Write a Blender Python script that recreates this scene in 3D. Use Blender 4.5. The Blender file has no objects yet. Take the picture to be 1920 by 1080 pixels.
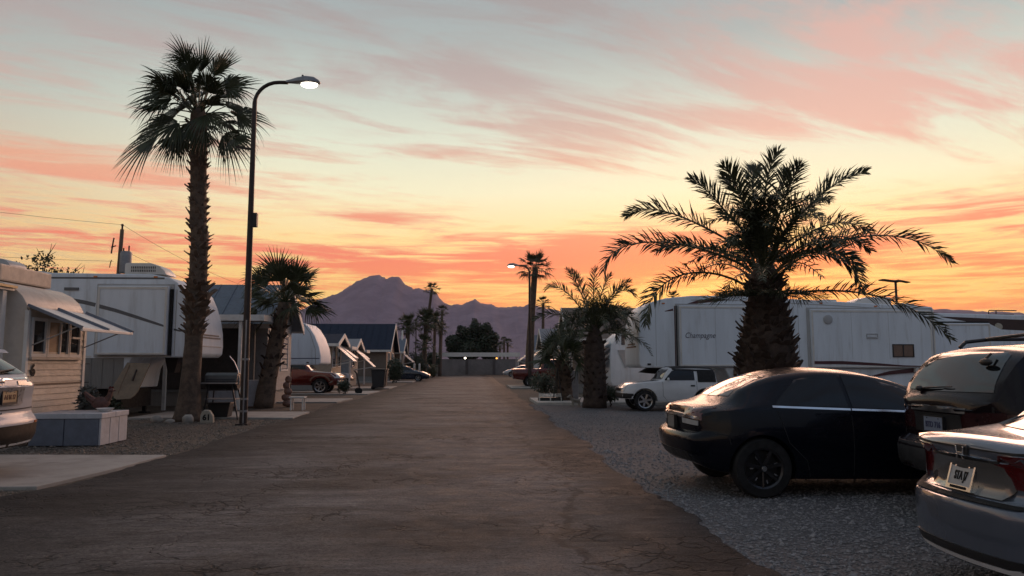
import bpy, bmesh, math, random
from mathutils import Vector, Matrix
from mathutils.bvhtree import BVHTree
R = math.radians
S = bpy.context.scene
COL = S.collection
random.seed(7)

# ------------------------------------------------------------------ camera
cam_d = bpy.data.cameras.new('camera'); cam = bpy.data.objects.new('camera', cam_d); COL.objects.link(cam)
cam_d.sensor_width = 36; cam_d.lens = 26.25; cam_d.clip_start = .1; cam_d.clip_end = 30000
cam.location = (0, 0, 1.5)
cam.rotation_euler = (R(90 + 5.832), 0, R(-2.929))
S.camera = cam

# ------------------------------------------------------------------ render / exposure
S.render.engine = 'CYCLES'
S.cycles.use_denoising = True
S.cycles.max_bounces = 8
S.cycles.volume_bounces = 1
S.view_settings.view_transform = 'Standard'; S.view_settings.look = 'None'
S.view_settings.gamma = 1.0; S.view_settings.exposure = 0.0; S.view_settings.use_curve_mapping = False

# ------------------------------------------------------------------ sun below the ridge: a weak, wide, warm glow
SUN_AZ, SUN_EL = R(20), R(9)
sd = bpy.data.lights.new('sun', 'SUN'); sun = bpy.data.objects.new('sun', sd); COL.objects.link(sun)
sd.energy = 2.4; sd.angle = R(45); sd.color = (1.0, .55, .38)
sdir = Vector((math.sin(SUN_AZ)*math.cos(SUN_EL), math.cos(SUN_AZ)*math.cos(SUN_EL), math.sin(SUN_EL)))
sun.rotation_euler = sdir.to_track_quat('Z', 'Y').to_euler()
sun.location = (0, 0, 60)

# ------------------------------------------------------------------ world: dusk sky with streaks of lit cloud
W = bpy.data.worlds.new('World'); S.world = W; W.use_nodes = True
class NT:
    """small helper to write node expressions"""
    def __init__(s, tree): s.t = tree; s.t.nodes.clear()
    def n(s, typ, **kw):
        nd = s.t.nodes.new(typ)
        for k, v in kw.items(): setattr(nd, k, v)
        return nd
    def link(s, a, b): s.t.links.new(a, b)
    def put(s, sock, v):
        if isinstance(v, bpy.types.NodeSocket): s.link(v, sock)
        elif v is not None:
            if sock.type in ('RGBA',) and len(v) == 3: v = (*v, 1)
            sock.default_value = v
    def m(s, op, a, b=None, c=None, clamp=False):
        nd = s.n('ShaderNodeMath', operation=op, use_clamp=clamp)
        for i, v in enumerate((a, b, c)):
            if v is not None: s.put(nd.inputs[i], v)
        return nd.outputs[0]
    def v(s, op, a, b=None, scale=None):
        nd = s.n('ShaderNodeVectorMath', operation=op)
        s.put(nd.inputs[0], a)
        if b is not None: s.put(nd.inputs[1], b)
        if scale is not None: s.put(nd.inputs['Scale'], scale)
        return nd.outputs['Value'] if op in ('DOT_PRODUCT', 'LENGTH', 'DISTANCE') else nd.outputs[0]
    def xyz(s, x, y, z):
        nd = s.n('ShaderNodeCombineXYZ')
        for i, q in enumerate((x, y, z)): s.put(nd.inputs[i], q)
        return nd.outputs[0]
    def sep(s, a):
        nd = s.n('ShaderNodeSeparateXYZ'); s.put(nd.inputs[0], a); return nd.outputs
    def ramp(s, fac, stops, interp='LINEAR'):
        nd = s.n('ShaderNodeValToRGB'); cr = nd.color_ramp; cr.interpolation = interp
        while len(cr.elements) > 1: cr.elements.remove(cr.elements[-1])
        for i, (p, c) in enumerate(stops):
            e = cr.elements[0] if i == 0 else cr.elements.new(p)
            e.position = p
            e.color = (*c, 1) if isinstance(c, (tuple, list)) else (c, c, c, 1)
        s.put(nd.inputs[0], fac); return nd.outputs[0]
    def mix(s, f, a, b, blend='MIX'):
        nd = s.n('ShaderNodeMix', data_type='RGBA', blend_type=blend)
        s.put(nd.inputs[0], f); s.put(nd.inputs[6], a); s.put(nd.inputs[7], b)
        return nd.outputs[2]
    def noise(s, vec, scale, detail=4, rough=.55, dist=0.0, out=0):
        nd = s.n('ShaderNodeTexNoise')
        if vec is not None: s.put(nd.inputs['Vector'], vec)
        nd.inputs['Scale'].default_value = scale; nd.inputs['Detail'].default_value = detail
        nd.inputs['Roughness'].default_value = rough; nd.inputs['Distortion'].default_value = dist
        return nd.outputs[out]
    def rng(s, v, a, b, c=0., d=1., smooth=True):
        nd = s.n('ShaderNodeMapRange', interpolation_type='SMOOTHSTEP' if smooth else 'LINEAR')
        s.put(nd.inputs[0], v)
        for i, q in enumerate((a, b, c, d)): s.put(nd.inputs[1+i], q)
        return nd.outputs[0]

def build_sky():
    t = NT(W.node_tree)
    tc = t.n('ShaderNodeTexCoord')
    d = t.v('NORMALIZE', tc.outputs['Generated'])
    x, y, z = t.sep(d)
    el = t.m('MULTIPLY', t.m('ARCSINE', z), 180/math.pi)
    az = t.m('MULTIPLY', t.m('ARCTAN2', x, y), 180/math.pi)
    e90 = t.m('DIVIDE', t.m('MAXIMUM', el, 0.), 90, clamp=True)
    k = lambda a: a/90
    clear = t.ramp(e90, [(0, (1.0, .42, .08)), (k(4.3), (1.0, .58, .12)), (k(6.5), (1.0, .62, .18)), (k(9.5), (.97, .71, .31)),
                         (k(13), (.86, .81, .55)), (k(16.5), (.70, .73, .58)), (k(20), (.52, .565, .50)),
                         (k(24), (.36, .405, .395)), (k(30), (.27, .325, .35)), (k(50), (.19, .25, .33)), (1, (.16, .23, .335))])
    # away from the sunset the sky turns to a cool grey blue
    az0 = t.m('SUBTRACT', az, 5)
    away = t.rng(t.m('ABSOLUTE', az0), 28, 115)
    cool = t.ramp(e90, [(0, (.055, .068, .105)), (k(8), (.085, .10, .15)), (k(18), (.155, .19, .28)), (k(40), (.17, .23, .345)), (1, (.16, .23, .335))])
    base = t.mix(away, clear, cool)
    lft = t.rng(az, -12, -38)
    base = t.mix(t.m('MULTIPLY', lft, .75), base, t.ramp(e90, [(0, (.60, .38, .20)), (k(12), (.58, .42, .29)), (k(18), (.36, .38, .36)), (k(26), (.27, .31, .31))]))
    # cloud sheet seen in perspective
    inv = t.m('DIVIDE', 1., t.m('ADD', t.m('MAXIMUM', z, 0.), .10))
    px = t.m('MULTIPLY', x, inv); py = t.m('MULTIPLY', y, inv)
    a = R(22); ca, sa = math.cos(a), math.sin(a)
    u = t.m('ADD', t.m('MULTIPLY', px, ca), t.m('MULTIPLY', py, sa))
    v = t.m('SUBTRACT', t.m('MULTIPLY', py, ca), t.m('MULTIPLY', px, sa))
    P1 = t.xyz(t.m('MULTIPLY', u, .75), t.m('MULTIPLY', v, 2.6), 3.7)
    P2 = t.xyz(t.m('MULTIPLY', u, 1.5), t.m('MULTIPLY', v, 7.0), 9.1)
    n1 = t.noise(P1, 1.35, 8, .62, .8)
    n2 = t.noise(P2, 1.0, 7, .66, .6)
    nn = t.m('ADD', t.m('MULTIPLY', n1, .66), t.m('MULTIPLY', n2, .34))
    # thin ripples near the horizon follow the horizon itself
    H1 = t.xyz(t.m('MULTIPLY', az, .055), t.m('MULTIPLY', el, .52), 1.3)
    H2 = t.xyz(t.m('MULTIPLY', az, .11), t.m('MULTIPLY', el, 1.5), 5.2)
    hn = t.m('ADD', t.m('MULTIPLY', t.noise(H1, 1.2, 6, .6, .7), .52), t.m('MULTIPLY', t.noise(H2, 1.3, 6, .66, 1.1), .48))
    hi = t.rng(el, 9, 15)
    den = t.m('ADD', t.m('MULTIPLY', nn, hi), t.m('MULTIPLY', hn, t.m('SUBTRACT', 1., hi)))
    den = t.m('ADD', t.m('MULTIPLY', den, 1.9), -.44)
    # the one big bank of red cloud right of the road, and a smaller one by the peak
    def blob(a0, e0, wa, we):
        p = t.m('POWER', t.m('DIVIDE', t.m('SUBTRACT', az, a0), wa), 2.)
        q = t.m('POWER', t.m('DIVIDE', t.m('SUBTRACT', el, e0), we), 2.)
        return t.m('POWER', 2.718, t.m('MULTIPLY', t.m('ADD', p, q), -1.))
    bank = t.m('ADD', t.m('MULTIPLY', blob(9.5, 8.5, 8.5, 1.3), .50), t.m('MULTIPLY', blob(-7.6, 10.9, 3.6, .55), .26))
    bank = t.m('ADD', bank, t.m('MULTIPLY', blob(-26, 13.2, 11, 1.7), .13))
    bank = t.m('ADD', bank, t.m('MULTIPLY', blob(-11, 7.6, 9, 1.2), .17))
    bank = t.m('ADD', bank, t.m('MULTIPLY', blob(25, 7.2, 9, 1.2), .15))
    bank = t.m('ADD', bank, t.m('MULTIPLY', blob(31, 22, 14, 8), .06))
    bank = t.m('SUBTRACT', bank, t.m('MULTIPLY', blob(3, 13.0, 17, 2.6), .17))
    bank = t.m('SUBTRACT', bank, t.m('MULTIPLY', blob(5, 5.2, 9, .9), .20))
    bank = t.m('SUBTRACT', bank, t.m('MULTIPLY', blob(26, 13.4, 10, 1.9), .30))
    bank = t.m('ADD', bank, t.m('ADD', t.m('MULTIPLY', t.rng(el, 13, 18), .055), t.m('MULTIPLY', t.rng(el, 10, 7), .05)))
    den2 = t.m('ADD', den, bank)
    cov = t.rng(den2, .42, .74)
    ccol = t.ramp(e90, [(0, (.92, .20, .05)), (k(5), (.94, .20, .055)), (k(8), (.88, .14, .08)), (k(10.5), (.84, .22, .13)), (k(13.5), (.80, .36, .22)),
                        (k(17), (.60, .40, .33)), (k(21), (.44, .35, .33)), (k(26), (.33, .29, .285)), (k(45), (.22, .24, .26)), (1, (.19, .22, .26))])
    # east of the sunset the high cloud is pinker
    rgt = t.m('MULTIPLY', t.rng(az, 8, 30), t.rng(el, 12, 17))
    ccol = t.mix(t.m('MULTIPLY', rgt, .7), ccol, (.76, .42, .35))
    ccol = t.mix(away, ccol, (.15, .165, .215))
    sky = t.mix(t.m('MULTIPLY', cov, .95), base, ccol)
    # lit rims: cloud lightly brighter where thin and low
    rim = t.m('MULTIPLY', t.m('MULTIPLY', t.rng(den2, .40, .47), t.rng(den2, .56, .47)), t.rng(el, 14, 6))
    sky = t.mix(t.m('MULTIPLY', t.m('MULTIPLY', rim, .6), t.m('SUBTRACT', 1., away)), sky, (1.0, .62, .20))
    # below the horizon
    sky = t.mix(t.rng(el, 0, -2), sky, (.10, .085, .08))
    bg = t.n('ShaderNodeBackground'); t.link(sky, bg.inputs[0]); bg.inputs[1].default_value = 1.08
    nis = t.n('ShaderNodeTexSky', sky_type='NISHITA', sun_disc=False)
    nis.sun_elevation = R(1.5); nis.sun_rotation = SUN_AZ; nis.air_density = 1.2; nis.dust_density = 1.5
    bg2 = t.n('ShaderNodeBackground'); t.link(nis.outputs[0], bg2.inputs[0]); bg2.inputs[1].default_value = .06
    add = t.n('ShaderNodeAddShader'); t.link(bg.outputs[0], add.inputs[0]); t.link(bg2.outputs[0], add.inputs[1])
    out = t.n('ShaderNodeOutputWorld'); t.link(add.outputs[0], out.inputs[0])
build_sky()
# ------------------------------------------------------------------ mesh helpers
class MB:
    def __init__(s): s.v = []; s.f = []
    def add(s, vs, fs):
        o = len(s.v); s.v += [tuple(q) for q in vs]; s.f += [tuple(i+o for i in q) for q in fs]; return s
    def box(s, x0, x1, y0, y1, z0, z1):
        return s.add([(x0,y0,z0),(x1,y0,z0),(x1,y1,z0),(x0,y1,z0),(x0,y0,z1),(x1,y0,z1),(x1,y1,z1),(x0,y1,z1)],
                     [(0,3,2,1),(4,5,6,7),(0,1,5,4),(1,2,6,5),(2,3,7,6),(3,0,4,7)])
    def obox(s, c, size, M=None):
        h = [q/2 for q in size]; vs = []
        for k in range(8):
            p = Vector((h[0]*(1 if k&1 else -1), h[1]*(1 if k&2 else -1), h[2]*(1 if k&4 else -1)))
            if M is not None: p = M @ p
            vs.append(Vector(c)+p)
        return s.add(vs, [(0,2,3,1),(4,5,7,6),(0,1,5,4),(1,3,7,5),(3,2,6,7),(2,0,4,6)])
    def prism(s, poly, axis, a, b):
        n = len(poly)
        def m(p, t): return {'y': (p[0], t, p[1]), 'x': (t, p[0], p[1]), 'z': (p[0], p[1], t)}[axis]
        vs = [m(p, a) for p in poly] + [m(p, b) for p in poly]
        fs = [tuple(range(n)), tuple(range(2*n-1, n-1, -1))] + [(i, (i+1) % n, n+(i+1) % n, n+i) for i in range(n)]
        return s.add(vs, fs)
    def bar(s, p, q, w, h=None, roll=0):
        p = Vector(p); q = Vector(q); d = q-p; h = h or w
        M = d.to_track_quat('Z', 'X').to_matrix() @ Matrix.Rotation(roll, 3, 'Z')
        return s.obox((p+q)/2, (w, h, d.length), M)
    def tube(s, pts, r, n=8):
        pts = [Vector(p) for p in pts]; m = len(pts)
        rs = r if isinstance(r, (list, tuple)) else [r]*m
        vs = []; ref = Vector((0, 0, 1))
        for i, p in enumerate(pts):
            t = (pts[min(i+1, m-1)]-pts[max(i-1, 0)]).normalized()
            if i == 0:
                ref = t.orthogonal().normalized()
            ref = (ref - t*ref.dot(t))
            ref = ref.normalized() if ref.length > 1e-6 else t.orthogonal().normalized()
            bn = t.cross(ref)
            for j in range(n):
                a = 2*math.pi*j/n
                vs.append(p + (ref*math.cos(a)+bn*math.sin(a))*rs[i])
        fs = [(i*n+j, i*n+(j+1) % n, (i+1)*n+(j+1) % n, (i+1)*n+j) for i in range(m-1) for j in range(n)]
        fs += [tuple(range(n-1, -1, -1)), tuple(range((m-1)*n, m*n))]
        return s.add(vs, fs)
    def lathe(s, prof, n=24, c=(0, 0, 0), axis='z'):
        m = len(prof); vs = []
        for (r, h) in prof:
            for j in range(n):
                a = 2*math.pi*j/n; u, w = r*math.cos(a), r*math.sin(a)
                p = {'z': (u, w, h), 'y': (u, h, w), 'x': (h, u, w)}[axis]
                vs.append((p[0]+c[0], p[1]+c[1], p[2]+c[2]))
        fs = [(i*n+j, i*n+(j+1) % n, (i+1)*n+(j+1) % n, (i+1)*n+j) for i in range(m-1) for j in range(n)]
        fs += [tuple(range(n)), tuple(range((m-1)*n, m*n))]
        return s.add(vs, fs)
    def ball(s, c, r, n=10, m=6, jit=0, rnd=None):
        r = r if isinstance(r, (tuple, list)) else (r, r, r)
        vs = []; 
        for i in range(1, m):
            th = math.pi*i/m
            for j in range(n):
                a = 2*math.pi*j/n; k = 1+(rnd.uniform(-jit, jit) if rnd else 0)
                vs.append((c[0]+r[0]*k*math.sin(th)*math.cos(a), c[1]+r[1]*k*math.sin(th)*math.sin(a), c[2]+r[2]*k*math.cos(th)))
        vs += [(c[0], c[1], c[2]+r[2]), (c[0], c[1], c[2]-r[2])]
        T, B = len(vs)-2, len(vs)-1
        fs = [(i*n+j, i*n+(j+1) % n, (i+1)*n+(j+1) % n, (i+1)*n+j) for i in range(m-2) for j in range(n)]
        fs += [(T, (j+1) % n, j) for j in range(n)] + [(B, (m-2)*n+j, (m-2)*n+(j+1) % n) for j in range(n)]
        return s.add(vs, fs)
    def mesh(s, name, bevel=0, smooth=False, segs=2, recalc=True):
        me = bpy.data.meshes.new(name); me.from_pydata(s.v, [], s.f)
        if bevel or recalc:
            bm = bmesh.new(); bm.from_mesh(me)
            if recalc: bmesh.ops.recalc_face_normals(bm, faces=bm.faces)
            if bevel:
                es = [e for e in bm.edges if len(e.link_faces) == 2 and e.calc_face_angle(0) > .5]
                bmesh.ops.bevel(bm, geom=es, offset=bevel, segments=segs, affect='EDGES', profile=.6, clamp_overlap=True)
            bm.to_mesh(me); bm.free()
        if smooth:
            me.polygons.foreach_set('use_smooth', [True]*len(me.polygons))
            if smooth != 'all':
                try: me.set_sharp_from_angle(angle=R(smooth if smooth is not True else 35))
                except Exception: pass
        me.update(); return me
    def build(s, name, mat, parent=None, bevel=0, smooth=False, segs=2, loc=None):
        return obj(name, s.mesh(name, bevel, smooth, segs), mat, parent, loc)

def obj(name, me, mat=None, parent=None, loc=None):
    o = bpy.data.objects.new(name, me); COL.objects.link(o)
    if mat is not None and not me.materials:
        for m in (mat if isinstance(mat, (list, tuple)) else [mat]): me.materials.append(m)
    if parent is not None: o.parent = parent
    if loc is not None: o.location = loc
    return o
def thing(name, label, cat, loc=(0, 0, 0), rz=0, group=None):
    o = bpy.data.objects.new(name, None); COL.objects.link(o)
    o.empty_display_size = .2; o.location = loc; o.rotation_euler = (0, 0, rz)
    return tag(o, label, cat, group)
def tag(o, label, cat, group=None, kind=None):
    o['label'] = label; o['category'] = cat
    if group: o['group'] = group
    if kind: o['kind'] = kind
    return o
def struct(o, label=None):
    o['kind'] = 'structure'
    if label: o['label'] = label
    return o
def clone(o, parent=None, loc=None, rz=None):
    c = o.copy(); COL.objects.link(c); c.parent = parent
    if loc is not None: c.location = loc
    if rz is not None: c.rotation_euler = (0, 0, rz)
    for ch in list(o.children): clone(ch, c)
    return c
def text_mesh(txt, size, ext=.003, shear=0, align='CENTER', bold=0):
    cu = bpy.data.curves.new('lettering', 'FONT'); cu.body = txt; cu.size = size; cu.extrude = ext; cu.shear = shear
    cu.align_x = align; cu.align_y = 'CENTER'; cu.offset = bold; cu.resolution_u = 3
    o = bpy.data.objects.new('lettering', cu); COL.objects.link(o)
    bpy.context.view_layer.update()
    dg = bpy.context.evaluated_depsgraph_get()
    me = bpy.data.meshes.new_from_object(o.evaluated_get(dg))
    bpy.data.objects.remove(o); bpy.data.curves.remove(cu)
    return me
def lettering(txt, size, mat, parent, loc, rot, shear=0, bold=0, sx=1):
    o = obj('lettering', text_mesh(txt, size, shear=shear, bold=bold), mat, parent, loc)
    o.rotation_euler = rot; o.scale = (sx, 1, 1); return o
def interp(tab, x):
    if x <= tab[0][0]: return tab[0][1]
    for (a, p), (b, q) in zip(tab, tab[1:]):
        if x <= b: return p+(q-p)*(x-a)/(b-a) if b > a else q
    return tab[-1][1]
def smoothtab(tab):
    """monotone-ish cubic (catmull-rom, limited) through the table"""
    n = len(tab)
    sl = [(tab[i+1][1]-tab[i][1])/(tab[i+1][0]-tab[i][0]) for i in range(n-1)]
    m = [sl[0]] + [0 if sl[i-1]*sl[i] <= 0 else 2*sl[i-1]*sl[i]/(sl[i-1]+sl[i]) for i in range(1, n-1)] + [sl[-1]]
    def f(x):
        if x <= tab[0][0]: return tab[0][1]
        if x >= tab[-1][0]: return tab[-1][1]
        for i in range(n-1):
            a, b = tab[i][0], tab[i+1][0]
            if x <= b:
                h = b-a; t = (x-a)/h
                return ((2*t**3-3*t*t+1)*tab[i][1] + (t**3-2*t*t+t)*h*m[i] + (-2*t**3+3*t*t)*tab[i+1][1] + (t**3-t*t)*h*m[i+1])
    return f

# ------------------------------------------------------------------ materials
MATS = {}
def mat(name, col, rough=.6, metal=0., spec=.5, coat=0., var=.12, vscale=6., bump=0., bscale=40., emit=None, estr=0., dirt=None, coords='Object', stretch=None, trans=0.):
    """principled material with some procedural unevenness in colour, roughness and relief"""
    if name in MATS: return MATS[name]
    m = bpy.data.materials.new(name); m.use_nodes = True; MATS[name] = m
    t = NT(m.node_tree); tc = t.n('ShaderNodeTexCoord'); co = tc.outputs[coords]; oi = t.n('ShaderNodeObjectInfo'); co = t.v('ADD', co, t.xyz(t.m('MULTIPLY', oi.outputs['Random'], 37.), t.m('MULTIPLY', oi.outputs['Random'], 11.), t.m('MULTIPLY', oi.outputs['Random'], 23.)))
    if stretch: co = t.v('MULTIPLY', co, stretch)
    b = t.n('ShaderNodeBsdfPrincipled'); o = t.n('ShaderNodeOutputMaterial'); t.link(b.outputs[0], o.inputs[0])
    nz = t.noise(co, vscale, 5, .6)
    c = t.mix(t.rng(nz, .3, .7), tuple(q*(1-var) for q in col), tuple(min(1, q*(1+var)) for q in col))
    if dirt:
        dn = t.noise(co, dirt[1], 6, .65, .3)
        c = t.mix(t.m('MULTIPLY', t.rng(dn, .50, .72), dirt[2]), c, dirt[0])
    t.link(c, b.inputs['Base Color'])
    rn = t.noise(co, vscale*2.3, 3)
    t.link(t.rng(rn, .2, .8, max(.02, rough*.82), min(1, rough*1.18)), b.inputs['Roughness'])
    b.inputs['Metallic'].default_value = metal; b.inputs['Specular IOR Level'].default_value = spec
    b.inputs['Coat Weight'].default_value = coat; b.inputs['Coat Roughness'].default_value = .04
    b.inputs['Transmission Weight'].default_value = trans
    if bump:
        bn = t.n('ShaderNodeBump'); bn.inputs['Strength'].default_value = min(1, bump); bn.inputs['Distance'].default_value = .02
        t.link(t.noise(co, bscale, 5, .65), bn.inputs['Height']); t.link(bn.outputs[0], b.inputs['Normal'])
    if emit:
        b.inputs['Emission Color'].default_value = (*emit, 1); b.inputs['Emission Strength'].default_value = estr
    return m
M_BLACK = mat('black_rubber', (.007, .007, .008), .8, bump=.2)
M_TRIM = mat('black_plastic', (.018, .018, .02), .5, bump=.15, bscale=200)
M_GLASS = mat('tinted_glass', (.006, .007, .009), .05, spec=.42, var=.05)
M_PANE = mat('window_glass', (.02, .022, .026), .04, spec=.8, var=.1)
M_CHROME = mat('chrome', (.75, .75, .76), .12, metal=1., var=.05)
M_ALLOY = mat('alloy', (.45, .46, .47), .3, metal=1., var=.1)
M_DALLOY = mat('dark_alloy', (.05, .05, .055), .35, metal=.8, var=.1)
M_RED = mat('red_lens', (.09, .004, .005), .12, coat=.8)
M_AMBER = mat('amber_lens', (.6, .16, .02), .15, coat=.8)
M_CLEAR = mat('clear_lens', (.5, .5, .5), .12, coat=.8)
M_RVW = mat('white_gelcoat', (.71, .77, .83), .55, var=.05, vscale=1.2, coat=.0, spec=.3, stretch=(2.6, 2.6, .32), dirt=((.40, .40, .39), 1.3, .45))
M_RVG = mat('grey_gelcoat', (.40, .41, .42), .4, var=.08, vscale=2)
M_ALU = mat('white_aluminium', (.66, .65, .62), .4, var=.08, vscale=2.5, dirt=((.35, .31, .26), 1.5, .35))
M_STEEL = mat('galvanised_steel', (.28, .28, .29), .45, metal=.7, var=.15, vscale=8)
M_DSTEEL = mat('dark_steel', (.03, .03, .033), .5, metal=.6)
M_CREAM = mat('cream_siding', (.52, .45, .37), .55, var=.08, dirt=((.25, .2, .16), 2.0, .4))
M_WPAINT = mat('white_paint', (.70, .69, .66), .5, var=.06, dirt=((.4, .36, .32), 2.5, .35))
M_GPAINT = mat('grey_paint', (.26, .27, .29), .55, var=.1)
M_TAN = mat('tan_board', (.22, .16, .105), .6, var=.15, bump=.2)
M_WOOD = mat('weathered_wood', (.16, .11, .075), .7, var=.25, vscale=9, stretch=(1, 1, .15), bump=.4)
M_CONC = mat('concrete', (.32, .31, .285), .85, var=.12, vscale=2.2, bump=.4, bscale=90, dirt=((.16, .15, .135), 1.3, .6))
M_STONE = mat('stone', (.30, .28, .25), .85, var=.2, vscale=4, bump=.5, bscale=25)
# ------------------------------------------------------------------ ground, road, slabs
def ground_mat(name, c1, c2, c3, stone=26., big=.35, bump=.8, dark=.5):
    m = bpy.data.materials.new(name); m.use_nodes = True
    t = NT(m.node_tree); tc = t.n('ShaderNodeTexCoord'); co = tc.outputs['Object']
    b = t.n('ShaderNodeBsdfPrincipled'); o = t.n('ShaderNodeOutputMaterial'); t.link(b.outputs[0], o.inputs[0])
    vo = t.n('ShaderNodeTexVoronoi'); t.put(vo.inputs['Vector'], co); vo.inputs['Scale'].default_value = stone
    cell = t.sep(vo.outputs['Color'])[0]
    big_n = t.noise(co, big, 5, .6); mid = t.noise(co, 3.1, 5, .65)
    c = t.mix(t.rng(big_n, .35, .65), c1, c2)
    c = t.mix(t.m('MULTIPLY', t.rng(cell, .45, 1.), .75), c, c3)
    gap = t.rng(vo.outputs['Distance'], .25, .75)
    c = t.mix(t.m('MULTIPLY', gap, dark), c, tuple(q*.35 for q in c1))
    c = t.mix(t.m('MULTIPLY', t.rng(mid, .5, .75), .5), c, tuple(q*.55 for q in c2))
    t.link(c, b.inputs['Base Color']); b.inputs['Roughness'].default_value = .9; b.inputs['Specular IOR Level'].default_value = .25
    h = t.m('ADD', t.m('MULTIPLY', vo.outputs['Distance'], -.8), t.m('MULTIPLY', t.noise(co, 60, 4), .5))
    bn = t.n('ShaderNodeBump'); bn.inputs['Strength'].default_value = bump; bn.inputs['Distance'].default_value = .02
    t.link(h, bn.inputs['Height']); t.link(bn.outputs[0], b.inputs['Normal'])
    return m
M_DIRT = ground_mat('desert_dirt', (.135, .112, .088), (.095, .08, .066), (.19, .165, .135), 30)
M_GRAV = ground_mat('gravel', (.155, .15, .152), (.11, .107, .112), (.26, .255, .26), 34)

def asphalt():
    m = bpy.data.materials.new('worn_asphalt'); m.use_nodes = True
    t = NT(m.node_tree); tc = t.n('ShaderNodeTexCoord'); co = tc.outputs['Object']
    x, y, z = t.sep(co)
    b = t.n('ShaderNodeBsdfPrincipled'); o = t.n('ShaderNodeOutputMaterial'); t.link(b.outputs[0], o.inputs[0])
    n1 = t.noise(co, .42, 6, .62, .4); n2 = t.noise(co, 2.2, 6, .68, .3); n3 = t.noise(co, 42, 4, .7); n5 = t.noise(co, 9, 5, .7); n7 = t.noise(t.v('MULTIPLY', co, (.7, 1.5, 1)), 6.5, 12, .84); n6 = t.noise(t.v('MULTIPLY', co, (.35, 3.2, 1)), 1.1, 6, .7, .5)
    # dust lies on the worn middle of the road; the edges were sealed again with darker tar
    xn = t.m('ADD', x, t.m('MULTIPLY', t.m('SUBTRACT', t.noise(co, .22, 5, .6), .5), 2.6))
    midm = t.m('MULTIPLY', t.rng(xn, -4.6, -2.6), t.rng(xn, 1.75, .9))
    c = t.mix(midm, (.042, .044, .048), (.098, .098, .102))
    c = t.mix(t.m('MULTIPLY', t.rng(n1, .42, .66), .7), c, (.062, .055, .050))
    c = t.mix(t.m('MULTIPLY', t.rng(n2, .50, .72), .65), c, (.145, .137, .131))
    c = t.mix(t.m('MULTIPLY', t.rng(n2, .47, .30), .6), c, (.052, .047, .044))
    c = t.mix(t.m('MULTIPLY', t.rng(n6, .52, .68), .55), c, (.18, .168, .158))
    c = t.mix(t.m('MULTIPLY', t.rng(n6, .46, .32), .6), c, (.058, .052, .049))
    # wheel tracks
    for tx in (-3.3, -1.75, -.1, 1.15):
        g = t.rng(t.m('ABSOLUTE', t.m('SUBTRACT', xn, tx)), .30, .05)
        c = t.mix(t.m('MULTIPLY', g, t.m('MULTIPLY', t.rng(n1, .3, .7), .35)), c, (.07, .062, .056))
    c = t.mix(t.m('MULTIPLY', t.rng(n5, .56, .7), .45), c, (.155, .146, .138))
    c = t.mix(t.m('MULTIPLY', t.rng(n3, .50, .68), .75), c, (.155, .148, .142))
    c = t.mix(t.m('MULTIPLY', t.rng(n3, .47, .34), .75), c, (.022, .021, .020))
    c = t.mix(1., c, t.ramp(t.rng(n7, .30, .70, 0., 1., False), [(0, .22), (.4, .85), (.6, 1.0), (1, 1.75)]), 'MULTIPLY')
    n8 = t.noise(t.v('MULTIPLY', co, (.45, 1.1, 1)), .75, 7, .66, .6)
    c = t.mix(1., c, t.ramp(t.rng(n8, .30, .70, 0., 1., False), [(0, .34), (.42, .82), (.6, 1.05), (1, 1.6)]), 'MULTIPLY')
    c = t.mix(1., c, t.ramp(midm, [(0, .50), (1, 1.06)]), 'MULTIPLY')
    seal = t.m('MULTIPLY', t.rng(t.m('ABSOLUTE', t.m('SUBTRACT', xn, 1.05)), .07, .02), t.rng(n1, .40, .50))
    c = t.mix(t.m('MULTIPLY', seal, .7), c, (.022, .021, .021))
    # cracks, transverse and netted
    def cracks(sc, stretch, w, lo, hi, seed):
        wv = t.v('ADD', t.v('MULTIPLY', co, stretch), t.v('SCALE', t.v('SUBTRACT', t.noise(co, 1.6, 4, .6, 0, 1), (.5, .5, .5)), scale=.55))
        wv = t.v('ADD', wv, (seed, seed*1.7, 0))
        vo = t.n('ShaderNodeTexVoronoi', feature='DISTANCE_TO_EDGE'); t.put(vo.inputs['Vector'], wv); vo.inputs['Scale'].default_value = sc
        mk = t.rng(t.noise(t.v('ADD', co, (seed*3, 0, 0)), .55, 4), lo, hi)
        return t.m('MULTIPLY', t.rng(vo.outputs['Distance'], w, w*.25), mk)
    cr = t.m('MAXIMUM', cracks(1.9, (.6, 1.7, 1), .016, .49, .58, 3.), cracks(4.2, (1, 1, 1), .07, .53, .60, 21.))
    c = t.mix(t.m('MULTIPLY', cr, .8), c, (.010, .010, .010))
    t.link(c, b.inputs['Base Color'])
    t.link(t.rng(n2, .2, .8, .62, .86), b.inputs['Roughness']); b.inputs['Specular IOR Level'].default_value = .2
    h = t.m('SUBTRACT', t.m('ADD', t.m('ADD', t.m('MULTIPLY', n3, .55), t.m('MULTIPLY', n5, .6)), t.m('MULTIPLY', n7, 1.1)), t.m('MULTIPLY', cr, 1.2))
    bn = t.n('ShaderNodeBump'); bn.inputs['Strength'].default_value = .8; bn.inputs['Distance'].default_value = .025
    t.link(h, bn.inputs['Height']); t.link(bn.outputs[0], b.inputs['Normal'])
    return m

g = MB(); N = 9000
g.add([(-N, -200, 0), (N, -200, 0), (N, N, 0), (-N, N, 0)], [(0, 1, 2, 3)])
struct(g.build('ground', M_DIRT), 'brown desert gravel ground')

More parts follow.
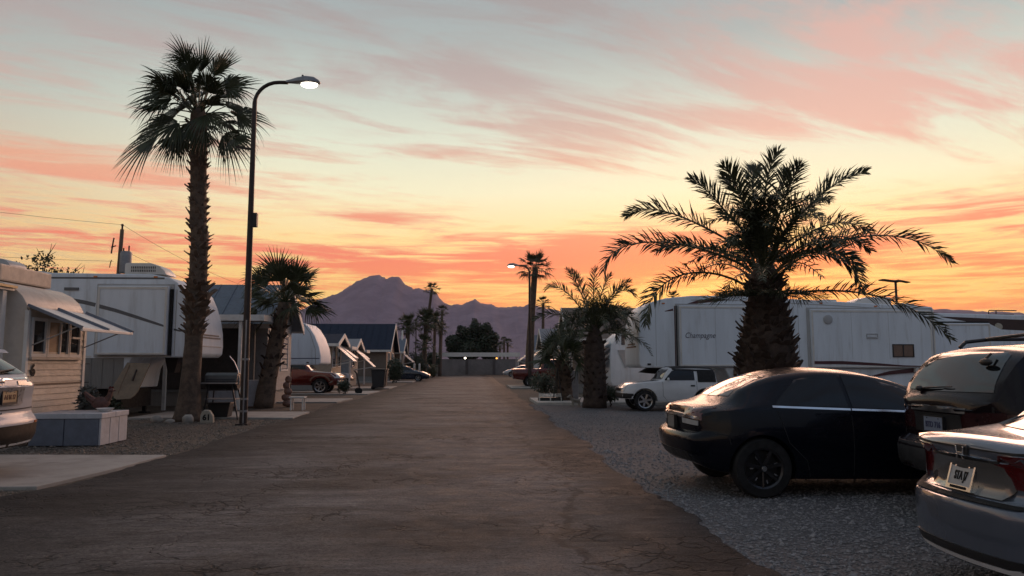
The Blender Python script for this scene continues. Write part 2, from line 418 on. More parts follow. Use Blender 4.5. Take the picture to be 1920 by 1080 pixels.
rnd = random.Random(3)
road = MB(); vs = []; ys = []
y = -3.
while y < 106.6: ys.append(y); y += .18 if y < 30 else .9
XF = [-.0, .004, .10, .22, .36, .5, .64, .78, .9, .996, 1.]
for i, y in enumerate(ys):
    wob = .10*math.sin(y*.61)+.06*math.sin(y*1.9+1)
    l = -5.02 + wob*.7 + rnd.uniform(-.035, .035) - (.25 if y < 9.6 else 0)*min(1, (9.6-y)) ; r = 2.10 + .07*math.sin(y*.83+2)+.05*math.sin(y*2.7)+rnd.uniform(-.07, .06)
    for k, q in enumerate(XF):
        zz = .004 if k in (0, len(XF)-1) else .022 + .012*math.sin(q*math.pi) + .004*math.sin(y*.9+q*7)
        vs.append((l+(r-l)*q, y, zz))
n = len(XF)
road.add(vs, [(i*n+k, i*n+k+1, (i+1)*n+k+1, (i+1)*n+k) for i in range(len(ys)-1) for k in range(n-1)])
struct(road.build('road', asphalt(), smooth='all'), 'worn brown asphalt road running to the far wall')

gl = MB(); vs = []
yy = [-3+i*.4 for i in range(80)]
for y in yy: vs += [(2.0, y, .006), (30, y, .006)]
gl.add(vs, [(2*i, 2*i+1, 2*i+3, 2*i+2) for i in range(len(yy)-1)])
struct(gl.build('gravel_lot', M_GRAV), 'dark grey gravel parking strip right of the road')

def slab(name, poly, z0, z1, label, m=None):
    b = MB().prism(poly, 'z', z0, z1)
    return struct(b.build(name, m or M_CONC, bevel=.012), label)
slab('driveway', [(-13.5, 9.38), (-5.22, 9.42), (-5.02, 11.0), (-4.95, 12.55), (-8.0, 12.75), (-13.5, 12.7)], -.05, .045, 'pale concrete driveway under the silver car')
slab('patio_slab', [(-9.4, 23.75), (-9.4, 21.0), (-7.2, 21.2), (-4.9, 20.85), (-5.03, 23.5)], -.05, .055, 'concrete slab between the lamp post and the leaning palm')
slab('driveway', [(-10, 29.6), (-5.3, 29.6), (-5.15, 32.6), (-10, 32.6)], -.05, .05, 'concrete pad in front of the white trailer nose')
slab('driveway', [(-12, 37.4), (-5.2, 37.4), (-5.1, 41.5), (-12, 41.5)], -.05, .05, 'concrete pad under the red pickup')
slab('driveway', [(-12, 46), (-5.1, 46), (-5.05, 50), (-12, 50)], -.05, .05, 'concrete pad under the white jeep')
slab('driveway', [(-12, 62), (-5.0, 62), (-5.0, 66), (-12, 66)], -.05, .06, 'concrete pad in front of the small porch')
slab('driveway', [(-12, 76), (-4.9, 76), (-4.9, 80), (-12, 80)], -.05, .06, 'far concrete pad on the left')
slab('patio_slab', [(2.35, 27.6), (9, 27.3), (9, 31.5), (2.35, 31.5)], -.05, .11, 'low concrete patio slab beside the short date palm', mat('pale_concrete', (.50, .48, .45), .8, bump=.3))
slab('patio_slab', [(2.3, 46), (8, 46), (8, 52), (2.3, 52)], -.05, .08, 'concrete pad under the red truck on the right')

# loose gravel: too many stones to count
def gravel(name, regions, label, m, seed):
    rnd = random.Random(seed); vs = []; fs = []
    base = [(1, 0, 0), (0, 1, 0), (-1, 0, 0), (0, -1, 0), (0, 0, .75), (0, 0, -.3)]
    tri = [(0, 1, 4), (1, 2, 4), (2, 3, 4), (3, 0, 4), (1, 0, 5), (2, 1, 5), (3, 2, 5), (0, 3, 5)]
    for (x0, x1, y0, y1, n, s0, s1, p) in regions:
        for _ in range(n):
            x = rnd.uniform(x0, x1); y = y0+(y1-y0)*rnd.random()**p; s = rnd.uniform(s0, s1)*(1 if rnd.random() < .93 else 1.7)
            a = rnd.uniform(0, 6.28); ca, sa = math.cos(a), math.sin(a); sx, sy, sz = rnd.uniform(.7, 1.3), rnd.uniform(.6, 1.1), rnd.uniform(.5, 1.)
            o = len(vs)
            for (u, v, w) in base:
                u *= sx*rnd.uniform(.8, 1.2); v *= sy*rnd.uniform(.8, 1.2)
                vs.append((x+(u*ca-v*sa)*s, y+(u*sa+v*ca)*s, .010+(w*sz)*s))
            fs += [tuple(k+o for k in q) for q in tri]
    me = bpy.data.meshes.new(name); me.from_pydata(vs, [], fs); me.update()
    o = obj(name, me, m); return tag(o, label, 'gravel', kind='stuff')
M_PEB = mat('grey_pebbles', (.19, .185, .19), .85, var=.55, vscale=21)
M_PEBB = mat('brown_pebbles', (.15, .128, .105), .85, var=.5, vscale=19)
gravel('gravel', [(2.12, 9.5, 4.2, 24, 15000, .010, .024, 1.6), (2.02, 2.4, 4.0, 28, 1500, .009, .022, 1.4), (2.15, 5, 3.4, 9, 6000, .007, .02, 1.), (2.2, 9, 4, 20, 500, .025, .045, 1.3), (1.75, 2.12, 4, 24, 900, .007, .017, 1.3), (.8, 2.1, 4, 20, 260, .006, .013, 1.3)], 'loose dark grey gravel on the parking strip', M_PEB, 11)
gravel('gravel', [(-9, -5.0, 12.6, 24, 6500, .012, .03, 1.3), (-5.3, -4.95, 12.6, 30, 700, .01, .022, 1.3), (-7, -5.2, 5.5, 9.4, 1800, .01, .022, 1.), (-4.9, -3.9, 6, 22, 160, .007, .016, 1.3)], 'loose brown gravel along the left verge', M_PEBB, 12)

# ------------------------------------------------------------------ mountains
def mountains():
    px = [(-900, 640), (200, 600), (430, 605), (540, 592), (575, 580), (600, 563), (614, 559), (626, 555), (640, 549), (652, 540), (668, 530), (682, 523), (694, 518.5), (703, 516.5), (711, 516), (718, 521), (724, 525), (730, 521),
          (738, 518.5), (746, 520), (752, 525), (758, 533), (766, 538), (774, 541), (786, 542), (798, 544), (808, 545), (814, 547), (819, 552), (824, 560), (831, 567), (838, 571), (846, 573), (853, 571), (860, 572), (868, 570.5), (877, 567), (884, 562.5),
          (889, 561.5), (895, 565), (903, 568.5), (912, 570.5), (924, 572), (935, 577), (944, 576), (955, 576), (968, 574.5), (980, 575), (990, 571), (1003, 572), (1018, 576), (1038, 580), (1055, 584), (1075, 590), (1105, 596), (1130, 592), (1150, 584), (1165, 580), (1185, 588), (1230, 592),
          (1300, 590), (1450, 585), (1600, 580), (1690, 574), (1740, 577), (1800, 576), (1860, 580), (1960, 583), (2300, 590), (3200, 620)]
    D = 5200.; prof = []
    for (a, b) in px:
        dx = (a-888)/1400.; prof.append((dx*D, (683-b)/1400.*D+1.5))
    rnd = random.Random(5)
    xs = []; x = prof[0][0]
    while x < prof[-1][0]: xs.append(x); x += 8 if -1300 < x < 1100 else 45
    rows = 26; vs = []
    from mathutils import noise
    for i, x in enumerate(xs):
        h = interp(prof, x)
        for k in range(rows):
            q = k/(rows-1)
            if q <= .72:
                t = q/.72; yy = D-1500+1500*t
                spur = noise.fractal(Vector((x*.0042, 7.7+t*.9, 0)), 1.0, 2.0, 5)
                z = h*(t**1.45)*(1+.32*spur*(1-t)) + 38*noise.fractal(Vector((x*.011, yy*.011, 2)), 1., 2., 4)*t*(1-t)*2.2
                yy += 260*spur*t*(1-t)
            else:
                t = (q-.72)/.28; yy = D+900*t; z = h*(1-t)**1.3
            if q == .72 or abs(q-.72) < 1e-6: z = h
            vs.append((x, yy, max(z, -2) if k not in (0, rows-1) else -6))
        # the ridge row itself follows the skyline
        kr = round(.72*(rows-1)); vs[i*rows+kr] = (x, D, h + 9.0*noise.fractal(Vector((x*.03, 0, 0)), .8, 2., 4))
    b = MB(); b.add(vs, [(i*rows+k, (i+1)*rows+k, (i+1)*rows+k+1, i*rows+k+1) for i in range(len(xs)-1) for k in range(rows-1)])
    m = mat('bare_rock', (.165, .14, .18), .95, spec=.1, var=.25, vscale=.01, bump=0)
    o = b.build('mountains', m, smooth='all'); return struct(o, 'purple desert mountain range on the horizon')
mountains()

# evening haze that fades the mountains
hz = MB().box(-9300, 9300, -400, 9300, -8, 690).build('haze', None)
hm = bpy.data.materials.new('haze_air'); hm.use_nodes = True; ht = NT(hm.node_tree)
hv = ht.n('ShaderNodeVolumePrincipled'); hv.inputs['Color'].default_value = (.76, .72, .95, 1); hv.inputs['Density'].default_value = 5.5e-5
ho = ht.n('ShaderNodeOutputMaterial'); ht.link(hv.outputs[0], ho.inputs['Volume'])
hz.data.materials.append(hm); tag(hz, 'thin evening haze over the valley', 'haze', kind='stuff')
# ------------------------------------------------------------------ vehicles
M_DRED = mat('dark_red_lens', (.028, .004, .005), .25, coat=.3)
M_RGLASS = mat('rear_window_glass', (.008, .010, .012), .06, spec=.8, coat=.25, var=.05)
def SC(t):
    return interp([(0, .925), (.06, .955), (.16, .975), (.3, .99), (.45, 1.), (.6, 1.), (.72, .992), (.84, .978), (.93, .963), (1, .95)], t)
def paint(name, col, metal=.3, rough=.28, var=.04, coat=1., spec=.25):
    return mat(name, col, rough, metal=metal, coat=coat, spec=spec, var=var, vscale=1.5, dirt=(tuple(min(1, q*1.15+.004) for q in col), 3., .3))
def bvh_of(me):
    bm = bmesh.new(); bm.from_mesh(me); b = BVHTree.FromBMesh(bm); bm.free(); return b
DIRS = {'y-': (Vector((0, 1, 0)), lambda a, b: Vector((a, -6, b))), 'y+': (Vector((0, -1, 0)), lambda a, b: Vector((a, 6, b))),
        'x-': (Vector((1, 0, 0)), lambda a, b: Vector((-6, a, b))), 'x+': (Vector((-1, 0, 0)), lambda a, b: Vector((12, a, b))),
        'z': (Vector((0, 0, -1)), lambda a, b: Vector((a, b, 8)))}
def patch(name, m, parent, bvh, polys, view, off=.006, th=.03, res=.07, smooth=True):
    """a thin shell that follows the body under a flat outline"""
    d, org = DIRS[view]
    if polys and not isinstance(polys[0][0], (tuple, list)): polys = [polys]
    bm = bmesh.new()
    for poly in polys:
        bm.faces.new([bm.verts.new((p[0], p[1], 0)) for p in poly])
    bmesh.ops.triangulate(bm, faces=bm.faces[:])
    for ax in (0, 1):
        cs = [v.co[ax] for v in bm.verts]; lo, hi = min(cs), max(cs); n = int((hi-lo)/res)
        for i in range(1, n+1):
            co = [0, 0, 0]; no = [0, 0, 0]; co[ax] = lo+(hi-lo)*i/(n+1); no[ax] = 1
            bmesh.ops.bisect_plane(bm, geom=bm.verts[:]+bm.edges[:]+bm.faces[:], plane_co=co, plane_no=no)
    bmesh.ops.remove_doubles(bm, verts=bm.verts, dist=.0008)
    for v in bm.verts:
        o = org(v.co.x, v.co.y); h = bvh.ray_cast(o, d)
        if h[0] is None:
            q = bvh.find_nearest(o + d*6); h = q
        nrm = h[1] if h[1].dot(d) < 0 else -h[1]
        v.co = h[0] - d*(off*.4) + nrm*off
    ext = bmesh.ops.extrude_face_region(bm, geom=bm.faces[:])
    for v in [g for g in ext['geom'] if isinstance(g, bmesh.types.BMVert)]: v.co += d*th
    bmesh.ops.recalc_face_normals(bm, faces=bm.faces)
    me = bpy.data.meshes.new(name); bm.to_mesh(me); bm.free()
    if smooth:
        me.polygons.foreach_set('use_smooth', [True]*len(me.polygons)); me.set_sharp_from_angle(angle=R(50))
    return obj(name, me, m, parent)
def strip(pts, w):
    out = []
    for (a, b) in zip(pts, pts[1:]):
        dx, dz = b[0]-a[0], b[1]-a[1]; L = math.hypot(dx, dz) or 1; nx, nz = -dz/L*w/2, dx/L*w/2
        out.append([(a[0]+nx, a[1]+nz), (a[0]-nx, a[1]-nz), (b[0]-nx, b[1]-nz), (b[0]+nx, b[1]+nz)])
    return out
WHEELS = {}
def wheel_meshes(r, w, spokes, style):
    key = (r, w, spokes, style)
    if key in WHEELS: return WHEELS[key]
    rr = r*.68
    ty = MB().lathe([(rr, -w*.5), (r*.93, -w*.5), (r*.985, -w*.40), (r, -w*.25), (r, w*.25), (r*.985, w*.40), (r*.93, w*.5), (rr, w*.5), (rr*.96, w*.3), (rr*.96, -w*.3)], 36, axis='y')
    # close the ring properly: remove the two caps
    ty.f = ty.f[:-2]; n = 36; m = 10
    ty.f += [((m-1)*n+j, (m-1)*n+(j+1) % n, (j+1) % n, j) for j in range(n)]
    rim = MB()
    rim.lathe([(rr*.97, -w*.44), (rr, -w*.46), (rr*.9, -w*.40), (rr*.86, -w*.2), (rr*.86, w*.3), (rr*.97, w*.3)], 32, axis='y'); 
    rim.f = rim.f[:-2]
    rim.lathe([(.001, -w*.36), (rr*.22, -w*.36), (rr*.24, -w*.30), (rr*.24, w*.1), (.001, w*.1)], 16, axis='y')
    for k in range(spokes):
        a = 2*math.pi*k/spokes+.2
        for da in ((-.13, .13) if style == 'twin' else (0,)):
            p = (math.cos(a+da*.4)*rr*.2, -w*.33, math.sin(a+da*.4)*rr*.2); q = (math.cos(a+da)*rr*.92, -w*.38, math.sin(a+da)*rr*.92)
            ww = rr*(.10 if style == 'twin' else .26 if style == 'fat' else .16)
            rim.bar(p, q, ww, ww*.45, roll=0)
    disc = MB().lathe([(.001, -w*.05), (rr*.85, -w*.05), (rr*.85, 0), (.001, 0)], 24, axis='y')
    WHEELS[key] = (ty.mesh('tyre', smooth=True), rim.mesh('rim', bevel=0), disc.mesh('brake_disc'))
    return WHEELS[key]
def add_wheels(t, xs, hw, r, w, spokes=5, style='plain', m=None, z=None):
    a = wheel_meshes(r, w, spokes, style)
    for x in xs:
        for s in (-1, 1):
            o = obj('wheel', a[0], M_BLACK, t, (x, s*(hw-w*.5), r if z is None else z))
            if s > 0: o.rotation_euler = (0, 0, math.pi)
            ri = bpy.data.objects.new('rim', a[1].copy()); COL.objects.link(ri); ri.parent = o
            ri.data.materials.clear(); ri.data.materials.append(m or M_ALLOY)
            obj('brake_disc', a[2], M_DSTEEL, o)
def car_body(spec):
    top, belt, plan, roofw, zb = (smoothtab(spec[k]) if len(spec[k]) > 2 else (lambda x, k=k: interp(spec[k], x)) for k in ('top', 'belt', 'plan', 'roofw', 'zb'))
    rear = lambda z: interp(spec['rear'], z); front = smoothtab(spec['front']); L = spec['L']
    xs = sorted(set([0, .015, .04, .08, .14, .22] + [round(.3+i*(L-.6)/46, 4) for i in range(47)] + [L-.22, L-.14, L-.08, L-.04, L-.015, L]))
    def ring(x):
        z0, zs, zt, w = zb(x), belt(x), top(x), plan(x); wr = min(roofw(x), w*.94)
        zs = min(zs, zt-.015)
        gq = zt-zs; zr = zs+gq*(.86 if gq > .2 else .6)
        p = [(0, z0), (w*.5, z0+.006), (w*.86, z0+.012)]
        for q in (.03, .07, .11, .15, .19, .23, .27, .31, .35, .39, .43, .47, .51, .55, .59, .63, .67, .71, .75, .79, .83, .87, .91, .95, 1.): p.append((w*SC(q), z0+(zs-z0)*q+(.02 if q == 0 else 0)))
        ws = .95*w
        for q in (.08, .16, .25, .35, .45, .55, .65, .75, .87, 1.): p.append((ws+(wr-ws)*q**1.15, zs+(zr-zs)*q))
        for q in (.12, .3, .55, .8, 1.): p.append((wr*(1-q), zr+(zt-zr)*math.sin(q*math.pi/2)**.75))
        return p
    rings = [ring(x) for x in xs]; n = len(rings[0]); m = 2*n-2
    b = MB(); V = []
    def X(x, z, y):
        kr = max(0, 1-x/.9)**2; kf = max(0, 1-(L-x)/.9)**2
        return x + rear(z)*kr - front(z)*kf
    for x, rg in zip(xs, rings):
        for (y, z) in rg: V.append((X(x, z, y), y, z))
        for (y, z) in rg[-2:0:-1]: V.append((X(x, z, y), -y, z))
    F = [(i*m+j, i*m+(j+1) % m, (i+1)*m+(j+1) % m, (i+1)*m+j) for i in range(len(xs)-1) for j in range(m)]
    def cap(i, sgn, bul):
        base = i*m; cols = 9; idx = {}
        x = xs[i]; rg = rings[i]
        for j in range(1, n-1):
            y, z = rg[j]
            for c in range(cols):
                if c == 0: idx[j, c] = base+j
                elif c == cols-1: idx[j, c] = base+m-j
                else:
                    q = 1-2*c/(cols-1); V.append((X(x, z, 0)+sgn*bul*(1-q*q), y*q, z)); idx[j, c] = len(V)-1
        for j in range(1, n-2):
            for c in range(cols-1): F.append((idx[j, c], idx[j, c+1], idx[j+1, c+1], idx[j+1, c]))
        for c in range(cols-1):
            F.append((base, idx[1, c], idx[1, c+1])); F.append((base+n-1, idx[n-2, c+1], idx[n-2, c]))
    cap(0, -1, spec.get('bulge', .05)); cap(len(xs)-1, 1, spec.get('fbulge', .08))
    b.add(V, F); me = b.mesh('body', smooth='all')
    # wheel arches cut out of the sides
    ra = spec['arch']; cut = MB(); zc = spec['wr']
    for x in spec['wheels']:
        for s in (-1, 1):
            cut.lathe([(ra, s*.5), (ra, s*1.4)], 40, c=(x, 0, zc), axis='y')
    cme = cut.mesh('cut'); co = bpy.data.objects.new('cut', cme); COL.objects.link(co)
    bo = bpy.data.objects.new('body', me); COL.objects.link(bo)
    md = bo.modifiers.new('b', 'BOOLEAN'); md.object = co; md.operation = 'DIFFERENCE'; md.solver = 'EXACT'
    bpy.context.view_layer.update(); dg = bpy.context.evaluated_depsgraph_get()
    me2 = bpy.data.meshes.new_from_object(bo.evaluated_get(dg))
    bpy.data.objects.remove(bo); bpy.data.objects.remove(co)
    if len(me2.polygons) < 200: me2 = me
    dark = [0]*len(me2.polygons)
    for p in me2.polygons:
        c = p.center
        if abs(p.normal.z) > .8 and p.normal.z < 0 and c.z < zb(c.x)+.05: dark[p.index] = 1
        for x in spec['wheels']:
            rr = math.hypot(c.x-x, c.z-zc)
            if rr < ra+.012 and abs(c.y) < plan(x)-.005 and (abs(p.normal.y) > .95 and abs(c.y) < .6 or abs(rr-ra) < .03 and abs(p.normal.y) < .35): dark[p.index] = 1
    me2.polygons.foreach_set('material_index', dark)
    me2.polygons.foreach_set('use_smooth', [True]*len(me2.polygons)); me2.set_sharp_from_angle(angle=R(38)); me2.name = 'body'
    return me2
def car(name, label, cat, spec, m, loc, rz, group=None):
    t = thing(name, label, cat, loc, rz, group)
    me = car_body(spec); me.materials.clear(); me.materials.append(m); me.materials.append(M_BLACK)
    t_body = obj('body', me, None, t); bv = bvh_of(me)
    for view in ('y-', 'y+'):
        for w in spec.get('windows', ()): 
            o = patch('side_window', M_GLASS, t, bv, w, view, .004)
        for s in spec.get('seams', ()): patch('panel_seam', M_BLACK, t, bv, strip(s, .010), view, .0015, .01, .12)
        for (pl, mm, nm) in spec.get('side', ()): patch(nm, mm, t, bv, pl, view, .007)
    if 'rglass' in spec: patch('rear_window', M_RGLASS, t, bv, spec['rglass'], 'x-', .004)
    if 'wscreen' in spec: patch('windscreen', M_GLASS, t, bv, spec['wscreen'], 'x+', .004)
    for (pl, mm, nm) in spec.get('back', ()): patch(nm, mm, t, bv, pl, 'x-', .007)
    for (pl, mm, nm) in spec.get('fronts', ()): patch(nm, mm, t, bv, pl, 'x+', .007)
    add_wheels(t, spec['wheels'], spec['track'], spec['wr'], spec.get('ww', .22), spec.get('spokes', 5), spec.get('wstyle', 'plain'), spec.get('wm'))
    return t, bv
def hit(bv, view, a, b):
    d, org = DIRS[view]; h = bv.ray_cast(org(a, b), d)
    return h[0] if h[0] is not None else org(a, b)+d*6
def mirror(pl): return [(-a, b) for a, b in pl][::-1]
def number_plate(t, bv, y, z, txt, m_face, m_frame, m_txt, size=.11, tilt=0, caption=None, w=.30):
    """plate on the rear face (-x) of a car, its frame and its characters"""
    p = hit(bv, 'x-', y, z); a = w/2
    pl = MB().box(-.007, .0, -a, a, -.062, .078).build('number_plate', m_face, t, bevel=.002, loc=(p.x-.022, y, z)); pl.rotation_euler = (0, tilt, 0)
    f = MB().box(-.002, .03, -a-.015, a+.015, -.088, .088)
    for (q, r_, u, v) in ((-a-.015, a+.015, .078, .09), (-a-.015, a+.015, -.09, -.062), (-a-.015, -a, -.062, .078), (a, a+.015, -.062, .078)): f.box(-.012, -.0, q, r_, u, v)
    f.build('plate_frame', m_frame, pl)
    rot = (R(90), 0, R(-90)); k = w/.30
    if txt: lettering(txt, size, m_txt, pl, (-.0085, 0, .0), rot, sx=.8*k, bold=.002)
    if caption: lettering(caption, .024, M_BLACK, pl, (-.0135, 0, -.076), rot, sx=1.15*k, bold=.0006)
    for dy in (-.09*k, .09*k): MB().lathe([(.001, -.004), (.007, -.004), (.007, 0), (.001, 0)], 8, c=(-.008, dy, .062), axis='x').build('plate_screw', M_CHROME, pl)

# --- black four-door car parked across, tail to the road
P_BLACK = paint('black_paint', (.0035, .0045, .009), .0, .25, coat=.28, spec=.12)
sedan_spec = dict(L=4.83, wr=.335, arch=.375, track=.915, wheels=(1.12, 3.86), bulge=.07,
    top=[(0, .93), (.05, .99), (.12, 1.015), (.35, 1.04), (.66, 1.07), (.95, 1.21), (1.25, 1.35), (1.55, 1.43), (1.95, 1.462), (2.35, 1.44), (2.75, 1.365), (3.1, 1.23), (3.5, 1.05), (3.8, .98), (4.4, .86), (4.83, .66)],
    belt=[(0, .88), (.4, .96), (1.2, .995), (2.8, .945), (3.5, .92), (4.3, .80), (4.83, .60)],
    plan=[(0, .66), (.03, .74), (.09, .80), (.2, .855), (.45, .90), (1.1, .925), (2.5, .93), (3.9, .915), (4.5, .82), (4.83, .55)],
    roofw=[(0, .58), (.5, .68), (.75, .64), (1.3, .57), (2.0, .59), (2.7, .60), (3.3, .66), (3.7, .74), (4.83, .5)],
    zb=[(0, .36), (.3, .30), (.8, .25), (1.5, .19), (3.4, .18), (4.3, .2), (4.83, .26)],
    rear=[(.2, .16), (.36, .10), (.50, .02), (.64, 0), (.70, .03), (.73, .10), (.9, .085), (.98, .06), (1.04, .03), (1.1, 0), (1.5, 0)],
    front=[(.2, .1), (.5, 0), (.7, .05), (1, .1), (1.5, 0)],
    windows=[[(1.30, 1.035), (1.36, 1.10), (1.62, 1.315), (1.9, 1.372), (2.14, 1.378), (2.14, 1.01)], [(2.19, 1.005), (2.19, 1.377), (2.5, 1.335), (2.85, 1.235), (3.2, 1.07), (3.28, .965)]],
    seams=[[(1.30, 1.0), (1.42, .62), (1.62, .42), (1.66, .24)], [(2.165, .99), (2.16, .24)], [(3.25, .94), (3.2, .24)], [(.5, .72), (.74, .70), (.76, .60)]],
    side=[(strip([(1.26, 1.018), (2.16, .985)], .022)+strip([(2.175, .984), (3.25, .945)], .022), M_CHROME, 'chrome_belt_trim'), ([(1.95, .93), (2.10, .925), (2.10, .90), (1.95, .905)], P_BLACK, 'door_handle'), ([(3.02, .89), (3.17, .885), (3.17, .86), (3.02, .865)], P_BLACK, 'door_handle')],
    rglass=[(-.50, 1.125), (-.42, 1.355), (0, 1.375), (.42, 1.355), (.50, 1.125), (0, 1.118)], wscreen=[(-.6, 1.05), (-.5, 1.36), (.5, 1.36), (.6, 1.05)],
    back=[([(-.76, .86), (-.74, 1.0), (-.34, .985), (-.36, .89)], M_RED, 'tail_light'), ([(.36, .89), (.34, .985), (.74, 1.0), (.76, .86)], M_RED, 'tail_light'),
          (strip([(-.74, .885), (0, .90), (.74, .885)], .03), M_CHROME, 'chrome_trunk_bar'), ([(-.72, .80), (-.72, .855), (-.36, .87), (-.36, .81)], M_CLEAR, 'reverse_light'), ([(.36, .81), (.36, .87), (.72, .855), (.72, .80)], M_CLEAR, 'reverse_light'),
          ([(-.6, .40), (-.6, .5), (.6, .5), (.6, .40)], M_TRIM, 'lower_valance')],
    spokes=7, wstyle='plain', wm=M_DALLOY, ww=.23)
mx = lambda x: x*.54 if x < .7 else x-.322
for k_ in ('top', 'belt', 'roofw', 'zb'): sedan_spec[k_] = [(mx(a), b) for a, b in sedan_spec[k_]]
sedan_spec['plan'] = [(a if a < .3 else mx(a), b) for a, b in sedan_spec['plan'] if not (.3 < a < .5)]
sedan_spec['windows'] = [[(mx(a), b) for a, b in p] for p in sedan_spec['windows']]; sedan_spec['seams'] = [[(mx(a), b) for a, b in p] for p in sedan_spec['seams']]
sedan_spec['side'] = [([[(mx(a), b) for a, b in q] for q in p] if isinstance(p[0], list) else [(mx(a), b) for a, b in p], m_, n_) for p, m_, n_ in sedan_spec['side']]
sedan_spec['wheels'] = tuple(mx(a) for a in sedan_spec['wheels']); sedan_spec['L'] = mx(4.83)
sedan, bv = car('parked_car', 'black four-door car with chrome window trim parked tail to the road', 'car', sedan_spec, P_BLACK, (2.46, 9.29, 0), 0)
number_plate(sedan, bv, 0, .80, '', mat('plate_dark', (.2, .2, .2), .4), M_TRIM, M_BLACK)
# bright accents near the rim edge and the centre cap of the near wheels
for x in sedan_spec['wheels']:
    for k in range(7):
        a = 2*math.pi*k/7+.2+.22; b = MB()
        b.bar((x+math.cos(a)*.125, -.917, .335+math.sin(a)*.125), (x+math.cos(a)*.165, -.917, .335+math.sin(a)*.165), .014, .008)
        b.build('rim_accent', M_CHROME, sedan)
    MB().lathe([(.001, -.925), (.030, -.925), (.032, -.91), (.001, -.91)], 16, c=(x, 0, .335), axis='y').build('wheel_cap', M_ALLOY, sedan)
    MB().lathe([(.016, -.929), (.024, -.929), (.024, -.920), (.016, -.920)], 16, c=(x, 0, .335), axis='y').build('wheel_badge', M_CHROME, sedan)

# --- dark sport utility wagon
P_MAROON = paint('dark_maroon_paint', (.010, .006, .008), .1, .25, coat=.28, spec=.12)
suv_spec = dict(L=4.75, wr=.36, arch=.41, track=.95, wheels=(1.02, 3.8), bulge=.06,
    top=[(0, 1.10), (.04, 1.18), (.12, 1.235), (.28, 1.42), (.44, 1.62), (.50, 1.66), (.9, 1.69), (1.8, 1.735), (2.6, 1.70), (3.1, 1.45), (3.5, 1.16), (4.2, 1.05), (4.75, .8)],
    belt=[(0, 1.05), (.5, 1.10), (2, 1.07), (3.4, 1.03), (4.3, .95), (4.75, .75)],
    plan=[(0, .56), (.05, .66), (.11, .755), (.17, .84), (.26, .91), (.5, .94), (1.1, .955), (3.8, .95), (4.4, .86), (4.75, .62)],
    roofw=[(0, .70), (.2, .71), (.5, .69), (1.2, .70), (2.6, .69), (3.3, .76), (4.75, .55)],
    zb=[(0, .46), (.4, .40), (1.0, .28), (3.9, .28), (4.75, .32)],
    rear=[(.3, .12), (.42, .05), (.52, .0), (.70, .0), (.74, .05), (.77, .12), (.95, .12), (1.05, .10), (1.2, .06), (1.4, .0), (1.8, 0)],
    front=[(.3, .1), (.6, 0), (.9, .06), (1.2, .1), (1.8, 0)],
    windows=[[(.40, 1.15), (.62, 1.54), (1.28, 1.58), (1.28, 1.14)], [(1.36, 1.14), (1.36, 1.585), (2.28, 1.585), (2.28, 1.12)], [(2.36, 1.12), (2.36, 1.58), (2.75, 1.52), (3.22, 1.12)]],
    seams=[[(1.32, 1.1), (1.40, .75), (1.5, .35)], [(2.32, 1.6), (2.32, .32)], [(3.25, 1.08), (3.2, .32)], [(.16, 1.12), (.18, .78)]],
    side=[([(.08, .86), (.08, 1.06), (.36, 1.06), (.30, .86)], M_DRED, 'tail_light'), ([(1.4, .55), (3.2, .55), (3.2, .63), (1.4, .63)], M_TRIM, 'door_moulding'), ([(.42, .62), (.66, .62), (.66, .42), (.35, .42), (.02, .46), (.02, .66), (.3, .68)], M_TRIM, 'bumper_side')],
    rglass=[(-.65, 1.245), (-.62, 1.36), (-.56, 1.585), (-.50, 1.61), (0, 1.62), (.50, 1.61), (.56, 1.585), (.62, 1.36), (.65, 1.245), (0, 1.235)], wscreen=[(-.66, 1.2), (-.56, 1.6), (.56, 1.6), (.66, 1.2)],
    back=[([(-.79, .85), (-.77, 1.07), (-.60, 1.07), (-.60, .85)], M_DRED, 'tail_light'), ([(.60, .85), (.60, 1.07), (.77, 1.07), (.79, .85)], M_DRED, 'tail_light'),
          ([(-.36, .84), (-.36, 1.03), (.36, 1.03), (.36, .84)], M_TRIM, 'plate_recess'), ([(-.42, 1.045), (-.42, 1.095), (.42, 1.095), (.42, 1.045)], mat('grey_trim', (.10, .10, .105), .4, metal=.5), 'tailgate_bar'),
          ([(-.84, .47), (-.84, .72), (.84, .72), (.84, .47)], mat('bumper_grey', (.022, .022, .024), .55), 'bumper_cover')],
    spokes=6, wm=M_DALLOY, ww=.24)
suv, bv = car('parked_car', 'dark maroon sport utility car with roof rack and tall rear window', 'car', suv_spec, P_MAROON, (4.44, 7.15, 0), 0)
number_plate(suv, bv, 0, .915, 'BTD 716', mat('pale_blue_plate', (.22, .26, .34), .45), M_TRIM, mat('navy_letters', (.05, .06, .13), .5), size=.08)
for s in (-1, 1):
    pts = [(.75, s*.60, 1.675), (.82, s*.60, 1.735), (1.1, s*.61, 1.765), (2.3, s*.61, 1.775), (2.5, s*.60, 1.75), (2.58, s*.6, 1.69)]
    MB().tube(pts, .020, 8).build('roof_rail', M_TRIM, suv, smooth=True)
for x in (1.05, 2.15): MB().tube([(x, -.61, 1.765), (x, 0, 1.795), (x, .61, 1.765)], .018, 8).build('roof_crossbar', M_TRIM, suv, smooth=True)
hw = [hit(bv, 'x-', y, z) for y, z in ((.42, 1.255), (.2, 1.27), (-.12, 1.285))]
w = MB().tube([(h.x-.03, h.y, h.z) for h in hw], [.013, .009, .006], 6); w.ball((hw[0].x-.035, .40, 1.255), (.03, .05, .03))
w.build('rear_wiper', M_TRIM, suv)
